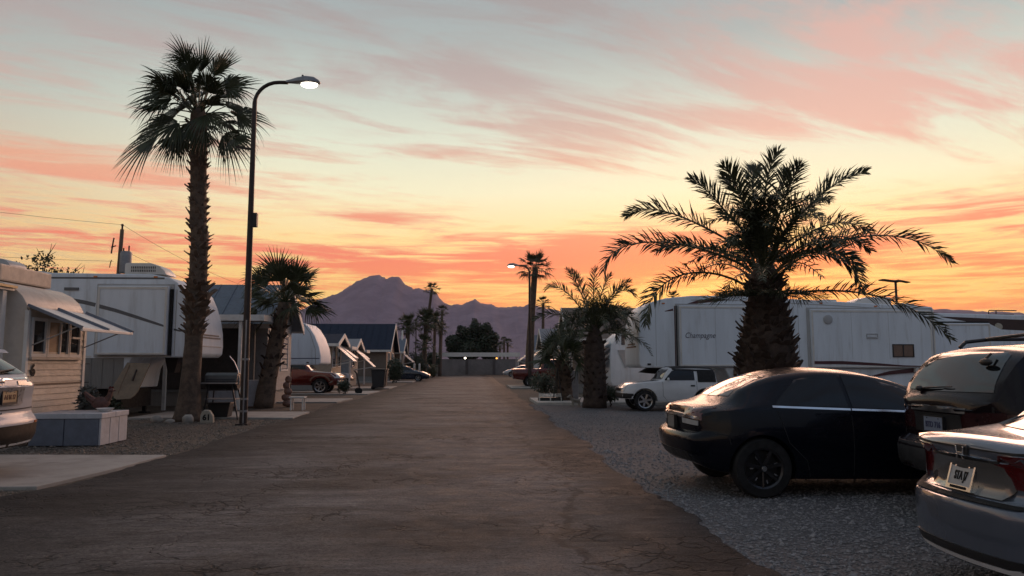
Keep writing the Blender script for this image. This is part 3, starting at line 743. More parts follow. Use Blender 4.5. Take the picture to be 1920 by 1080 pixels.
h1 = hit(bv, 'x-', -.43, 1.50); MB().ball((h1.x-.05, -.42, 1.52), (.03, .085, .035)).tube([(h1.x-.05, -.40, 1.54), (h1.x+.02, -.40, 1.60)], .012, 6).build('camera_mirror', M_TRIM, suv, smooth=True)
h1 = hit(bv, 'x-', .40, 1.19); MB().obox((h1.x-.012, .2, 1.17), (.03, .12, .03)).build('tailgate_handle', M_TRIM, suv, bevel=.006)

# --- grey saloon in the near corner
P_GREY = paint('steel_grey_paint', (.125, .148, .195), .45, .22)
civ_spec = dict(L=4.64, wr=.325, arch=.365, track=.885, wheels=(.98, 3.68), bulge=.05,
    top=[(0, .93), (.04, .995), (.09, 1.03), (.16, 1.045), (.34, 1.05), (.62, 1.10), (1.0, 1.22), (1.4, 1.33), (1.8, 1.395), (2.2, 1.41), (2.6, 1.36), (3.0, 1.2), (3.4, 1.02), (3.7, .93), (4.3, .80), (4.64, .62)],
    belt=[(0, .88), (.2, .965), (.6, .99), (1.3, .985), (2.4, .935), (3.4, .89), (4.2, .76), (4.64, .56)],
    plan=[(0, .44), (.04, .52), (.10, .60), (.16, .69), (.24, .78), (.34, .855), (.6, .895), (.95, .905), (2.5, .90), (3.7, .895), (4.3, .81), (4.64, .5)],
    roofw=[(0, .56), (.15, .62), (.5, .62), (1.0, .56), (1.8, .56), (2.6, .57), (3.2, .64), (3.6, .72), (4.64, .45)],
    zb=[(0, .26), (.3, .24), (.8, .2), (1.5, .17), (3.4, .17), (4.64, .22)],
    rear=[(.15, .16), (.26, .07), (.34, .02), (.48, 0), (.62, .0), (.66, .015), (.69, .10), (.72, .125), (.86, .115), (.915, .095), (.93, .06), (1.0, .025), (1.05, .0), (1.5, 0)],
    front=[(.2, .1), (.45, 0), (.7, .06), (1, .1), (1.5, 0)],
    windows=[[(1.02, 1.045), (1.14, 1.13), (1.5, 1.275), (1.92, 1.335), (2.0, 1.335), (2.0, .99)], [(2.06, .985), (2.06, 1.335), (2.4, 1.31), (2.8, 1.18), (3.2, .95)]],
    seams=[[(1.0, .98), (1.2, .6), (1.5, .2)], [(2.03, .97), (2.02, .2)], [(3.2, .93), (3.1, .2)]],
    side=[([(.05, .78), (.07, .90), (.16, .955), (.50, .985), (.40, .93), (.24, .84), (.16, .76)], M_RED, 'tail_light')],
    rglass=[(-.56, 1.085), (-.47, 1.28), (-.40, 1.345), (0, 1.36), (.40, 1.345), (.47, 1.28), (.56, 1.085), (0, 1.075)], wscreen=[(-.6, 1.0), (-.48, 1.32), (.48, 1.32), (.6, 1.0)],
    back=[([(.30, .925), (.32, .955), (.60, .965), (.72, .93), (.73, .80), (.62, .735), (.52, .72), (.60, .80), (.60, .875)], M_RED, 'tail_light'), (mirror([(.30, .925), (.32, .955), (.60, .965), (.72, .93), (.73, .80), (.62, .735), (.52, .72), (.60, .80), (.60, .875)]), M_RED, 'tail_light'),
          (strip([(.62, .72), (.70, .80), (.70, .88)], .022), M_CLEAR, 'lamp_guide'), (strip([(-.62, .72), (-.70, .80), (-.70, .88)], .022), M_CLEAR, 'lamp_guide'),
          ([(-.335, .885), (-.26, .905), (.26, .905), (.335, .885), (.40, .76), (.33, .69), (-.33, .69), (-.40, .76)], paint('recess_reflection', (.20, .195, .19), .6, .2), 'plate_recess'),  # recess paint lighter and warmer: a tan reflection put into its colour
          ([(-.31, .905), (-.31, .918), (.31, .918), (.31, .905)], M_BLACK, 'recess_seam'), (strip([(-.62, .70), (-.50, .668), (.50, .668), (.62, .70)], .016), M_BLACK, 'trunk_seam'),
          (strip([(-.60, .985), (-.42, .972), (.42, .972), (.60, .985)], .010), M_BLACK, 'lid_seam'), (strip([(-.58, .33), (-.40, .302), (.40, .302), (.58, .33)], .030), mat('sky_reflecting_silver', (.72, .73, .76), .35), 'chrome_bumper_strip'),  # bumper strip coloured pale to stand for reflected sky
          ([(-.62, .345), (-.5, .375), (.5, .375), (.62, .345), (.5, .322), (-.5, .322)], M_TRIM, 'lower_grille'),
          ([(-.80, .34), (-.82, .44), (-.70, .47), (-.63, .43), (-.68, .35)], M_TRIM, 'bumper_vent'), ([(.68, .35), (.63, .43), (.70, .47), (.82, .44), (.80, .34)], M_TRIM, 'bumper_vent')],
    spokes=5, wstyle='twin', ww=.22)
civ, bv = car('parked_car', 'metallic grey saloon in the near right corner with framed number plate', 'car', civ_spec, P_GREY, (3.07, 4.71, 0), 0)
number_plate(civ, bv, .0, .79, 'STA J7', mat('white_plate', (.42, .43, .44), .4, dirt=((.25, .25, .26), 12., .5)), M_CHROME, M_BLACK, caption='SUPER FINELAND', size=.078, w=.215, tilt=.30)
# the badge: a rounded shield with an upright letter bar shape
bx_ = hit(bv, 'x-', 0, .945).x-.012
em = MB().prism([(-.052, .99), (.052, .99), (.062, .975), (.052, .905), (.04, .892), (-.04, .892), (-.052, .905), (-.062, .975)], 'x', bx_, bx_+.05).build('badge', M_TRIM, civ, bevel=.008)
e = MB()
for s in (-1, 1): e.bar((bx_-.006, s*.036, .978), (bx_-.006, s*.024, .905), .011, .013); e.bar((bx_-.006, s*.026, .912), (bx_-.006, s*.034, .902), .009, .010)
e.bar((bx_-.006, -.03, .938), (bx_-.006, .03, .938), .012, .011)
e.build('badge_letter', M_CHROME, em, bevel=.002)

# --- silver crossover at the left edge (drawn nose away from the road)
P_SILVER = paint('silver_white_paint', (.42, .44, .48), .0, .4, coat=.35)
cro_spec = dict(L=4.7, wr=.37, arch=.42, track=.94, wheels=(1.0, 3.8), bulge=.12,
    top=[(0, 1.22), (.04, 1.30), (.10, 1.36), (.25, 1.48), (.45, 1.64), (.58, 1.71), (.9, 1.74), (1.9, 1.76), (2.6, 1.70), (3.1, 1.45), (3.5, 1.2), (4.2, 1.08), (4.7, .8)],
    belt=[(0, 1.17), (.5, 1.17), (2, 1.12), (3.4, 1.06), (4.3, .95), (4.7, .75)],
    plan=[(0, .76), (.03, .83), (.08, .87), (.2, .91), (.5, .935), (1.1, .945), (3.8, .94), (4.4, .86), (4.7, .6)],
    roofw=[(0, .72), (.2, .69), (.5, .64), (1.2, .66), (2.6, .66), (3.3, .74), (4.7, .55)],
    zb=[(0, .40), (.4, .36), (1.0, .27), (3.9, .27), (4.7, .32)],
    rear=[(.3, .14), (.42, .06), (.54, .0), (.74, .0), (.80, .04), (.84, .085), (1.05, .075), (1.2, .03), (1.32, 0), (1.8, 0)],
    front=[(.3, .1), (.6, 0), (.9, .06), (1.2, .1), (1.8, 0)],
    windows=[[(.55, 1.24), (.75, 1.56), (1.3, 1.60), (1.3, 1.20)], [(1.38, 1.2), (1.38, 1.6), (2.3, 1.6), (2.3, 1.17)], [(2.38, 1.17), (2.38, 1.59), (2.75, 1.53), (3.2, 1.15)]],
    seams=[[(1.34, 1.15), (1.42, .75), (1.5, .35)], [(2.34, 1.15), (2.34, .32)]],
    side=[([(.02, 1.19), (.02, 1.275), (.32, 1.27), (.26, 1.20)], M_RED, 'tail_light'), ([(.02, .42), (.02, .70), (.4, .68), (.56, .5), (.56, .36)], M_TRIM, 'bumper_side')],
    rglass=[(-.66, 1.37), (-.52, 1.62), (0, 1.64), (.52, 1.62), (.66, 1.37), (0, 1.36)], wscreen=[(-.66, 1.2), (-.56, 1.6), (.56, 1.6), (.66, 1.2)],
    back=[([(-.80, 1.20), (-.80, 1.275), (-.34, 1.275), (-.34, 1.22)], M_RED, 'tail_light'), ([(.34, 1.22), (.34, 1.275), (.80, 1.275), (.80, 1.20)], M_RED, 'tail_light'), (strip([(-.80, 1.305), (.80, 1.305)], .022), M_CHROME, 'chrome_lamp_trim'),
          ([(-.40, .98), (-.34, 1.20), (.34, 1.20), (.40, .98), (.32, .955), (-.32, .955)], mat('silver_recess', (.36, .36, .37), .3, metal=.4, coat=.6), 'plate_recess'),
          ([(-.82, .42), (-.82, .70), (.82, .70), (.82, .42)], mat('bumper_brown', (.014, .012, .011), .6, spec=.2), 'bumper_cover'), (strip([(-.78, .455), (.78, .455)], .028), M_CHROME, 'chrome_bumper_strip'),
          (strip([(-.78, .905), (.78, .905)], .012), M_BLACK, 'tailgate_seam'), ([(.68, .70), (.68, .73), (.80, .73), (.80, .70)], M_AMBER, 'rear_reflector'), ([(-.80, .70), (-.80, .73), (-.68, .73), (-.68, .70)], M_AMBER, 'rear_reflector'),
          ([(.08, .85), (.08, .875), (.30, .875), (.30, .85)], M_CHROME, 'tailgate_badge')],
    spokes=5, ww=.24)
cro, bv = car('parked_car', 'silver crossover cut by the left edge with tan number plate', 'car', cro_spec, P_SILVER, (-6.12, 10.16, 0), math.pi)
number_plate(cro, bv, .0, 1.07, 'A4 M 17', mat('tan_plate', (.42, .30, .17), .45, dirt=((.28, .13, .06), 9., .5)), M_TRIM, mat('brown_letters', (.12, .05, .03), .5), size=.085)
hw = [hit(bv, 'x-', y, z) for y, z in ((.0, 1.40), (-.3, 1.42), (-.55, 1.44))]
MB().tube([(h.x-.03, h.y, h.z) for h in hw], [.016, .011, .006], 6).ball((hw[0].x-.03, 0, 1.385), (.035, .06, .04)).build('rear_wiper', M_TRIM, cro)
MB().prism([(.30, 1.655), (.36, 1.70), (.64, 1.745), (.64, 1.68)], 'y', -.56, .56).build('roof_spoiler', P_SILVER, cro, bevel=.012)
hx = hit(bv, 'x-', 0, 1.30).x; MB().ball((hx-.012, 0, 1.27), (.02, .055, .05)).build('badge', M_CHROME, cro, smooth=True)

# --- small white two-door off-roader, nose to the road
P_WHITE = paint('white_paint_car', (.62, .64, .66), .0, .3)
trk_spec = dict(L=3.62, wr=.34, arch=.40, track=.80, wheels=(.72, 2.92), bulge=.03, fbulge=.06,
    top=[(0, .92), (.04, .98), (.08, 1.05), (.14, 1.30), (.22, 1.38), (.6, 1.41), (1.4, 1.43), (2.02, 1.41), (2.12, 1.36), (2.36, 1.04), (2.44, .985), (3.0, .95), (3.4, .90), (3.62, .76)],
    belt=[(0, .88), (.6, .93), (2.3, .95), (2.6, .93), (3.3, .86), (3.62, .72)],
    plan=[(0, .70), (.04, .75), (.15, .78), (.5, .80), (3.0, .80), (3.4, .77), (3.55, .72), (3.62, .64)],
    roofw=[(0, .6), (.5, .62), (2.0, .62), (2.45, .70), (3.62, .55)],
    zb=[(0, .42), (.5, .36), (1.0, .30), (2.5, .30), (3.1, .36), (3.62, .40)],
    rear=[(.3, .05), (.6, 0), (1.5, 0)], front=[(.3, .06), (.5, 0), (.62, .02), (.8, .04), (1.5, 0)],
    windows=[[(1.30, .985), (1.30, 1.31), (1.92, 1.31), (2.02, 1.28), (2.26, 1.02), (2.26, .985)], [(.20, 1.0), (.24, 1.31), (1.16, 1.31), (1.16, .99)]],
    seams=[[(2.34, .95), (2.34, .5), (2.2, .34)], [(1.24, .96), (1.24, .34)]],
    side=[([(1.30, .84), (1.44, .84), (1.44, .79), (1.30, .79)], M_TRIM, 'door_handle'), ([(3.10, .42), (3.10, .56), (3.60, .58), (3.60, .42)], M_TRIM, 'bumper_side')],
    wscreen=[(-.62, 1.02), (-.55, 1.33), (.55, 1.33), (.62, 1.02)],
    fronts=[([(-.68, .64), (-.68, .76), (-.44, .76), (-.44, .64)], M_CLEAR, 'headlight'), ([(.44, .64), (.44, .76), (.68, .76), (.68, .64)], M_CLEAR, 'headlight'), ([(-.40, .64), (-.40, .74), (.40, .74), (.40, .64)], M_TRIM, 'grille'), ([(-.74, .42), (-.74, .58), (.74, .58), (.74, .42)], M_TRIM, 'front_bumper')],
    spokes=6, wstyle='fat', ww=.2)
tx = lambda x: x*.58 if x < 1.2 else x-.504
for k_ in ('top', 'belt', 'plan', 'roofw', 'zb'): trk_spec[k_] = [(tx(a), b) for a, b in trk_spec[k_]]
for k_ in ('windows', 'seams'): trk_spec[k_] = [[(tx(a), b) for a, b in p] for p in trk_spec[k_]]
trk_spec['side'] = [([(tx(a), b) for a, b in p], m_, n_) for p, m_, n_ in trk_spec['side']]
trk_spec['wheels'] = (.46, tx(2.92)); trk_spec['L'] = tx(3.62)
trk, bv = car('off_roader', 'small white two-door off-roader nosed towards the road under the trailer', 'car', trk_spec, P_WHITE, (7.88, 24.55, 0), math.pi)
top_ = patch('soft_top', mat('black_canvas', (.012, .012, .013), .8), trk, bv, [(.16, -.66), (.16, .66), (1.49, .63), (1.49, -.63)], 'z', .012, .02)
for vw in ('y-', 'y+'): patch('canvas_side', mat('black_canvas', (.012, .012, .013), .8), trk, bv, [(.04, .93), (.08, 1.36), (.69, 1.38), (.69, .93)], vw, .014, .02)
for s in (-1, 1): MB().ball((1.68, s*.88, 1.02), (.04, .08, .06)).build('door_mirror', P_WHITE if s > 0 else M_TRIM, trk, smooth=True)

# --- pickups and further cars
P_RED = paint('dark_red_paint', (.10, .012, .010), .2, .25)
pk_spec = dict(L=5.6, wr=.39, arch=.46, track=.98, wheels=(1.15, 4.6), bulge=.02, fbulge=.06,
    top=[(0, 1.18), (.05, 1.22), (.2, 1.235), (1.7, 1.235), (1.86, 1.30), (1.95, 1.74), (2.1, 1.83), (2.9, 1.86), (3.5, 1.80), (3.75, 1.62), (4.1, 1.26), (4.25, 1.18), (5.2, 1.10), (5.45, 1.03), (5.6, .9)],
    belt=[(0, 1.15), (1.8, 1.16), (4.0, 1.12), (5.2, 1.02), (5.6, .82)],
    plan=[(0, .90), (.04, .95), (.2, .97), (4.8, .98), (5.3, .94), (5.5, .88), (5.6, .80)],
    roofw=[(0, .88), (1.8, .85), (2.0, .68), (3.5, .68), (4.1, .80), (5.2, .82), (5.6, .7)],
    zb=[(0, .55), (1, .45), (4.5, .42), (5.6, .42)],
    rear=[(.3, .03), (.6, 0), (1.9, 0)], front=[(.3, .06), (.55, 0), (.7, .02), (1, .03), (1.9, 0)],
    windows=[[(2.0, 1.25), (2.06, 1.68), (2.72, 1.72), (2.72, 1.24)], [(2.82, 1.24), (2.82, 1.72), (3.4, 1.70), (3.66, 1.58), (3.92, 1.24)]],
    seams=[[(1.88, 1.2), (1.88, .48)], [(2.77, 1.2), (2.77, .48)], [(3.95, 1.15), (3.9, .48)]],
    wscreen=[(-.75, 1.26), (-.62, 1.76), (.62, 1.76), (.75, 1.26)], rglass=[(-.6, 1.36), (-.55, 1.72), (.55, 1.72), (.6, 1.36)],
    back=[([(-.95, .82), (-.95, 1.12), (-.82, 1.12), (-.82, .82)], M_RED, 'tail_light'), ([(.82, .82), (.82, 1.12), (.95, 1.12), (.95, .82)], M_RED, 'tail_light'), ([(-.92, .56), (-.92, .72), (.92, .72), (.92, .56)], M_CHROME, 'rear_bumper')],
    fronts=[([(-.92, .80), (-.92, 1.0), (-.60, 1.0), (-.60, .82)], M_CLEAR, 'headlight'), ([(.60, .82), (.60, 1.0), (.92, 1.0), (.92, .80)], M_CLEAR, 'headlight'), ([(-.55, .78), (-.55, 1.0), (.55, 1.0), (.55, .78)], M_TRIM, 'grille'),
            (strip([(-.55, .89), (.55, .89)], .05), M_CHROME, 'grille_bar'), ([(-.95, .50), (-.95, .68), (.95, .68), (.95, .50)], M_CHROME, 'front_bumper')],
    side=[(strip([(4.12, .66), (4.16, .78), (4.35, .91), (4.6, .95), (4.85, .91), (5.04, .78), (5.08, .66)], .07), mat('tan_flare', (.16, .11, .08), .4), 'wheel_arch_flare')],
    spokes=6, wstyle='fat', ww=.26)
pk1, _ = car('pickup_truck', 'dark red pickup under the nose of the second white trailer', 'pickup', pk_spec, P_RED, (-12.35, 39.4, 0), 0)
pk2, _ = car('pickup_truck', 'red pickup backed up to the road beside the far street lamp', 'pickup', pk_spec, P_RED, (2.55, 49.5, 0), 0)
def far_car(name, label, cat, spec, m, loc, rz): 
    s2 = dict(spec); s2['seams'] = []
    return car(name, label, cat, s2, m, loc, rz)[0]
far_car('parked_car', 'pale silver car parked at the far right end of the road', 'car', civ_spec, paint('pale_silver_paint', (.42, .45, .5), .4, .3), (8.2, 90.5, 0), math.pi)
far_car('parked_car', 'dark car with glinting tail at the far left end of the road', 'car', suv_spec, paint('black_paint_far', (.012, .012, .014), .3, .3), (-4.9, 88, 0), math.pi)
far_car('parked_car', 'dark blue car in front of the small porch', 'car', civ_spec, paint('dark_blue_paint', (.02, .028, .05), .4, .3), (-13.0+4.64-.2, 67.5, 0), 0)
far_car('off_roader', 'pale jeep parked between the left homes and the dark bin', 'car', trk_spec, paint('pale_grey_paint', (.45, .48, .52), .2, .35), (-11.3, 51.5, 0), 0)
# ------------------------------------------------------------------ trailers
def fifth_wheel(name, label, loc, rz, L, cap, roof, zo, ov, low=.62, hw=1.22, m=None, skirt=None, group=None):
    """cap: front curve (x,z) from the bottom up, nose at x=0 pointing +x; roof: (x,z) going back"""
    t = thing(name, label, 'trailer', loc, rz, group)
    prof = cap + roof + [(-L, low), (-ov, low), (-ov+.08, zo-.35), (-ov+.25, zo)]
    # caps of n-gons are concave, so fill them through bmesh triangulation
    me = MB().prism(prof, 'y', -hw, hw).mesh('shell', bevel=.055, smooth=40, segs=3)
    bm = bmesh.new(); bm.from_mesh(me); bmesh.ops.triangulate(bm, faces=[f for f in bm.faces if len(f.verts) > 4]); bm.to_mesh(me); bm.free()
    obj('shell', me, m or M_RVW, t)
    return t
def trim_strip(t, s, hw, pts, w, m, name='stripe', off=.004, parent=None):
    """painted band on the side wall y=s*hw; pts (x,z), w width or list"""
    b = MB(); n = len(pts); ws = w if isinstance(w, (list, tuple)) else [w]*n
    up = []; dn = []
    for i, p in enumerate(pts):
        a = pts[max(0, i-1)]; c = pts[min(n-1, i+1)]; dx, dz = c[0]-a[0], c[1]-a[1]; l = math.hypot(dx, dz)
        nx, nz = -dz/l*ws[i]/2, dx/l*ws[i]/2
        up.append((p[0]+nx, p[1]+nz)); dn.append((p[0]-nx, p[1]-nz))
    y0, y1 = s*(hw-.01), s*(hw+off)
    for i in range(n-1): b.prism([dn[i], dn[i+1], up[i+1], up[i]], 'y', y0, y1)
    return b.build(name, m, parent or t)
def rect_frame(b, s, hw, x0, x1, z0, z1, fw=.05, d=.03, into=.02):
    y0, y1 = sorted((s*(hw-into), s*(hw+d)))
    b.box(x0-fw, x1+fw, y0, y1, z1, z1+fw); b.box(x0-fw, x1+fw, y0, y1, z0-fw, z0); b.box(x0-fw, x0, y0, y1, z0, z1); b.box(x1, x1+fw, y0, y1, z0, z1)
def side_window(t, s, hw, x0, x1, z0, z1, mf=None, mp=None, split=None, fw=.04):
    """window on wall y=s*hw"""
    b = MB(); rect_frame(b, s, hw, x0, x1, z0, z1, fw)
    if split: xm = (x0+x1)/2; y0, y1 = sorted((s*(hw-.01), s*(hw+.022))); b.box(xm-.02, xm+.02, y0, y1, z0, z1)
    f = b.build('window_frame', mf or M_TRIM, t)
    y0, y1 = sorted((s*(hw-.01), s*(hw+.008)))
    for (a, c) in (((x0, (x0+x1)/2-.02), ((x0+x1)/2+.02, x1)) if split else ((x0, x1),)):
        MB().box(a, c, y0, y1, z0, z1).build('pane', mp or M_PANE, f)
    return f
def slide_out(t, s, hw, x0, x1, z0, z1, d=.22, m=None, ms=None):
    y0, y1 = sorted((s*(hw-.05), s*(hw+d)))
    o = MB().box(x0, x1, y0, y1, z0, z1).build('slide_out', m or M_RVW, t, bevel=.025)
    a, b = sorted((s*(hw-.02), s*(hw+.035)))
    MB().box(x0-.10, x1+.10, a, b, z0-.05, z1+.07).build('slide_seal', ms or M_BLACK, t)
    y = s*(hw+d)
    fr = MB()   # corner trim proud of the panel
    for (p, q) in (((x0+.01, z0), (x0+.07, z1)), ((x1-.07, z0), (x1-.01, z1))):
        a, b = sorted((y-.0*s, y+s*.012)); fr.box(p[0], q[0], a, b, p[1]+.03, q[1]-.03)
    a, b = sorted((y, y+s*.015)); fr.box(x0+.03, x1-.03, a, b, z1-.09, z1-.03); fr.box(x0+.03, x1-.03, a, b, z0+.02, z0+.07)
    fr.build('slide_trim', M_ALU, o)
    return o
def ac_unit(t, x, y, z, l=1.15, w=.75, h=.32, grille=True, flip=1):
    pr = [(-l/2, 0), (-l/2, h*.9), (-l/2+.04, h), (l*.12, h), (l*.33, h*.72), (l*.46, h*.28), (l/2, 0)]
    pr = [(x+flip*p[0], z+p[1]) for p in pr]
    o = MB().prism(pr, 'y', y-w/2, y+w/2).build('roof_air_conditioner', M_ALU, t, bevel=.025, smooth=30)
    if grille:
        for s in (-1, 1):
            for i in range(14):
                xx = x+flip*(-l*.33+i*l*.043); a, b = sorted((y+s*(w/2-.01), y+s*(w/2+.006)))
                for zz in (h*.50, h*.22): MB().box(xx-.012, xx+.012, a, b, z+zz, z+zz+h*.20).build('grille_slot', M_BLACK, o)
    return o
def dome(t, x, y, z, l, w, h, m=None, name='roof_vent'):
    pr = [(l/2*math.cos(a), h*math.sin(a)**.8) for a in [math.pi*k/8 for k in range(9)]]
    return MB().prism([(x+p[0], z+p[1]) for p in pr], 'y', y-w/2, y+w/2).build(name, m or M_ALU, t, bevel=.015, smooth=40)
def axle_wheels(t, xs, hw, r=.36):
    a = wheel_meshes(r, .22, 5, 'fat')
    for x in xs:
        for s in (-1, 1):
            o = obj('wheel', a[0], M_BLACK, t, (x, s*(hw-.12), r))
            if s > 0: o.rotation_euler = (0, 0, math.pi)
            obj('rim', a[1], M_ALLOY, o)
def jack(t, x, y, z1, r=.05, foot=.13):
    MB().box(x-r, x+r, y-r, y+r, .05, z1).box(x-foot, x+foot, y-foot, y+foot, .0, .05).build('landing_leg', M_DSTEEL, t, bevel=.01)

M_STRG = mat('grey_stripe', (.10, .11, .125), .4); M_STRM = mat('maroon_stripe', (.075, .022, .026), .4)
M_STRB = mat('brown_band', (.055, .03, .025), .45); M_STRBL = mat('blue_stripe', (.03, .05, .10), .4)
M_LOWER = mat('grey_skirt', (.22, .215, .205), .6, var=.12, stretch=(9, 9, .4))
M_TANPANE = mat('drawn_blind', (.36, .27, .15), .5, var=.08, coat=.9, stretch=(1, 1, 14))

# ---- left: big white fifth wheel behind the tall palm
rv2 = fifth_wheel('fifth_wheel_trailer', 'big white fifth wheel trailer with grey swoosh behind the tall palm', (-8.02, 23.24, 0), 0, 9.0,
    [(-.12, 1.70), (-.02, 1.80), (0, 2.05), (-.02, 2.45), (-.09, 2.85), (-.22, 3.28), (-.38, 3.62), (-.58, 3.86), (-.82, 4.01)], [(-1.3, 4.10), (-4.5, 4.13), (-8.95, 4.13), (-9.0, 4.05)], 1.70, 2.0, .80)
h = 1.22
slide_out(rv2, -1, h, -2.72, -.76, 1.76, 3.74, .20, ms=M_RVG); MB().box(-.74, -.66, -1.30, -1.215, 1.75, 3.66).build('slide_gap', M_BLACK, rv2)
MB().box(-8.6, -2.1, -1.0, 1.0, .22, .82).build('undercarriage_shade', M_BLACK, rv2)  # black undercarriage box added to keep the gap below the trailer dark
trim_strip(rv2, -1, h+.2, [(-2.70, 3.16), (-2.2, 3.03), (-1.6, 2.84), (-1.05, 2.66), (-.80, 2.58)], [.11, .10, .09, .07, .05], M_STRG)
trim_strip(rv2, -1, h, [(-4.7, 3.46), (-3.9, 3.40), (-3.2, 3.28), (-2.86, 3.20)], [.10, .11, .11, .11], M_STRG)
trim_strip(rv2, -1, h, [(-.62, 2.50), (-.45, 2.46), (-.3, 2.46), (-.16, 2.5)], [.05, .05, .04, .01], M_STRG)
trim_strip(rv2, -1, h, [(-8.8, 3.98), (-.95, 3.98)], .05, M_STRG, 'roof_edge_strip'); trim_strip(rv2, -1, h, [(-.58, 1.75), (-.58, 3.66)], .025, M_RVG, 'cap_seam')
trim_strip(rv2, -1, h, [(-8.8, 1.72), (-2.9, 1.72)], .05, M_ALU, 'rub_rail')
MB().box(-8.9, -1.98, -1.235, -1.20, .82, 1.68).build('lower_skirt', M_LOWER, rv2)
for i in range(22): MB().box(-8.8+i*.31, -8.76+i*.31, -1.247, -1.236, .84, 1.66).build('skirt_rib', M_LOWER, rv2)
ac_unit(rv2, -1.62, -.55, 4.125, 1.2, .8, .34); dome(rv2, -4.9, -.2, 4.13, .45, .5, .14); dome(rv2, -6.9, -.2, 4.13, .45, .5, .14)
MB().box(-3.75, -3.35, -1.25, -1.22, 3.62, 3.70).build('clearance_light', M_STRG, rv2)
axle_wheels(rv2, (-5.6, -6.5), 1.15); jack(rv2, -2.2, -.8, 1.0); jack(rv2, -2.2, .8, 1.0)
MB().prism([(-.85, 1.70), (-1.25, 1.70), (-1.15, 1.25), (-.95, 1.25)], 'y', -.2, .2).build('hitch_pin_box', M_DSTEEL, rv2, bevel=.01)
# the swung-open tan hatch leaning out from the lower side
hb = MB(); c = [(-.02, 0, 1.0), (.62, 0, .97), (.47, -.35, .20), (.40, -.40, .08), (.30, -.44, .0), (-.24, -.42, -.04), (-.32, -.40, .02), (-.33, -.38, .10)]
hb.add([(p[0], p[1]-.025, p[2]) for p in c]+[(p[0], p[1]+.025, p[2]) for p in c], [tuple(range(8)), tuple(range(15, 7, -1))]+[(i, (i+1) % 8, 8+(i+1) % 8, 8+i) for i in range(8)])
hat = thing('hatch_door', 'tan hatch panel with dark slot leaning against the big white trailer', 'panel', (-9.80, 21.85, .55))
hb.build('panel', M_TAN, hat, bevel=.008)
MB().bar((.30, -.075, .78), (.26, -.22, .48), .13, .03).build('slot', mat('dark_recess', (.05, .035, .03), .6), hat)
MB().bar((.06, -.06, .93), (-.08, -.37, .12), .03, .03).build('panel_rib', mat('tan_rib', (.22, .15, .10), .6), hat)

def hatch(t, s, hw, x0, x1, z0, z1, name='compartment_door', m=None):
    a, b = sorted((s*(hw-.01), s*(hw+.012))); o = MB().box(x0, x1, a, b, z0, z1).build(name, m or M_RVW, t, bevel=.006)
    a, b = sorted((s*(hw-.01), s*(hw+.004))); MB().box(x0-.02, x1+.02, a, b, z0-.02, z1+.02).build('door_seal', M_TRIM, o)
    a, b = sorted((s*(hw+.010), s*(hw+.028))); MB().box((x0+x1)/2-.05, (x0+x1)/2+.05, a, b, z0+.05, z0+.09).build('latch', M_TRIM, o)
def seam(t, s, hw, x, z0, z1, w=.014): trim_strip(t, s, hw, [(x, z0), (x, z1)], w, M_RVG, 'panel_seam', off=.003)
for x in (-4.6, -6.2, -7.6): seam(rv2, -1, 1.22, x, 1.76, 3.94)
for (a_, b_) in ((-3.6, -2.9), (-4.9, -4.2)): hatch(rv2, -1, 1.235, a_, b_, 1.0, 1.5, m=M_LOWER)
for z in (3.94,): 
    for x in (-1.2, -2.9, -5.0, -7.0): MB().box(x-.05, x+.05, -1.245, -1.215, z+.06, z+.10).build('marker_light', M_AMBER, rv2)
# decals and a moulded recess on the front cap
for (z, y0, y1) in ((2.28, -.9, .9), (2.36, -.75, .75)): MB().box(-.02, .012, y0, y1, z, z+.035).build('cap_decal', M_STRG, rv2)
MB().box(-.04, .008, -1.0, 1.0, 2.02, 2.05).build('cap_joint', M_RVG, rv2)
# ---- left: smaller white fifth wheel over the red pickup
rv3 = fifth_wheel('fifth_wheel_trailer', 'white fifth wheel with slanted nose and tan blind above the red pickup', (-6.84, 35.2, 0), 0, 8.6,
    [(-.10, 1.46), (0, 1.54), (.0, 1.85), (-.08, 2.25), (-.28, 2.75), (-.52, 3.12), (-.75, 3.33)], [(-1.1, 3.40), (-3, 3.42), (-8.55, 3.42), (-8.6, 3.3)], 1.46, 2.55, .62)
trim_strip(rv3, -1, 1.22, [(-6, 1.76), (-.05, 1.76)], .035, M_STRBL); trim_strip(rv3, -1, 1.22, [(-.22, 1.5), (-.26, 2.2), (-.5, 2.9), (-.8, 3.3)], .03, M_RVG, 'cap_seam')
side_window(rv3, -1, 1.22, -2.08, -1.46, 2.62, 3.18, mp=M_TANPANE, fw=.05)
MB().box(-.62, -.52, -1.245, -1.21, 1.55, 1.60).build('clearance_light', M_BLACK, rv3)
MB().box(-2.15, -1.42, -1.10, -1.04, .0, 1.45).build('support_board', mat('brown_board', (.10, .075, .06), .7), rv3); jack(rv3, -1.36, -1.0, 1.45, .03, .07)
axle_wheels(rv3, (-5.4, -6.2), 1.15); trim_strip(rv3, -1, 1.22, [(-2.6, .7), (-2.58, 1.3), (-2.4, 1.47), (-2.2, 1.5)], .07, M_RVG, 'arch_trim')
MB().box(-8.5, -2.6, -1.235, -1.21, .05, .64).build('lower_skirt', M_LOWER, rv3)
ac_unit(rv3, -4.2, 0, 3.42, 1.1, .8, .3, grille=False)

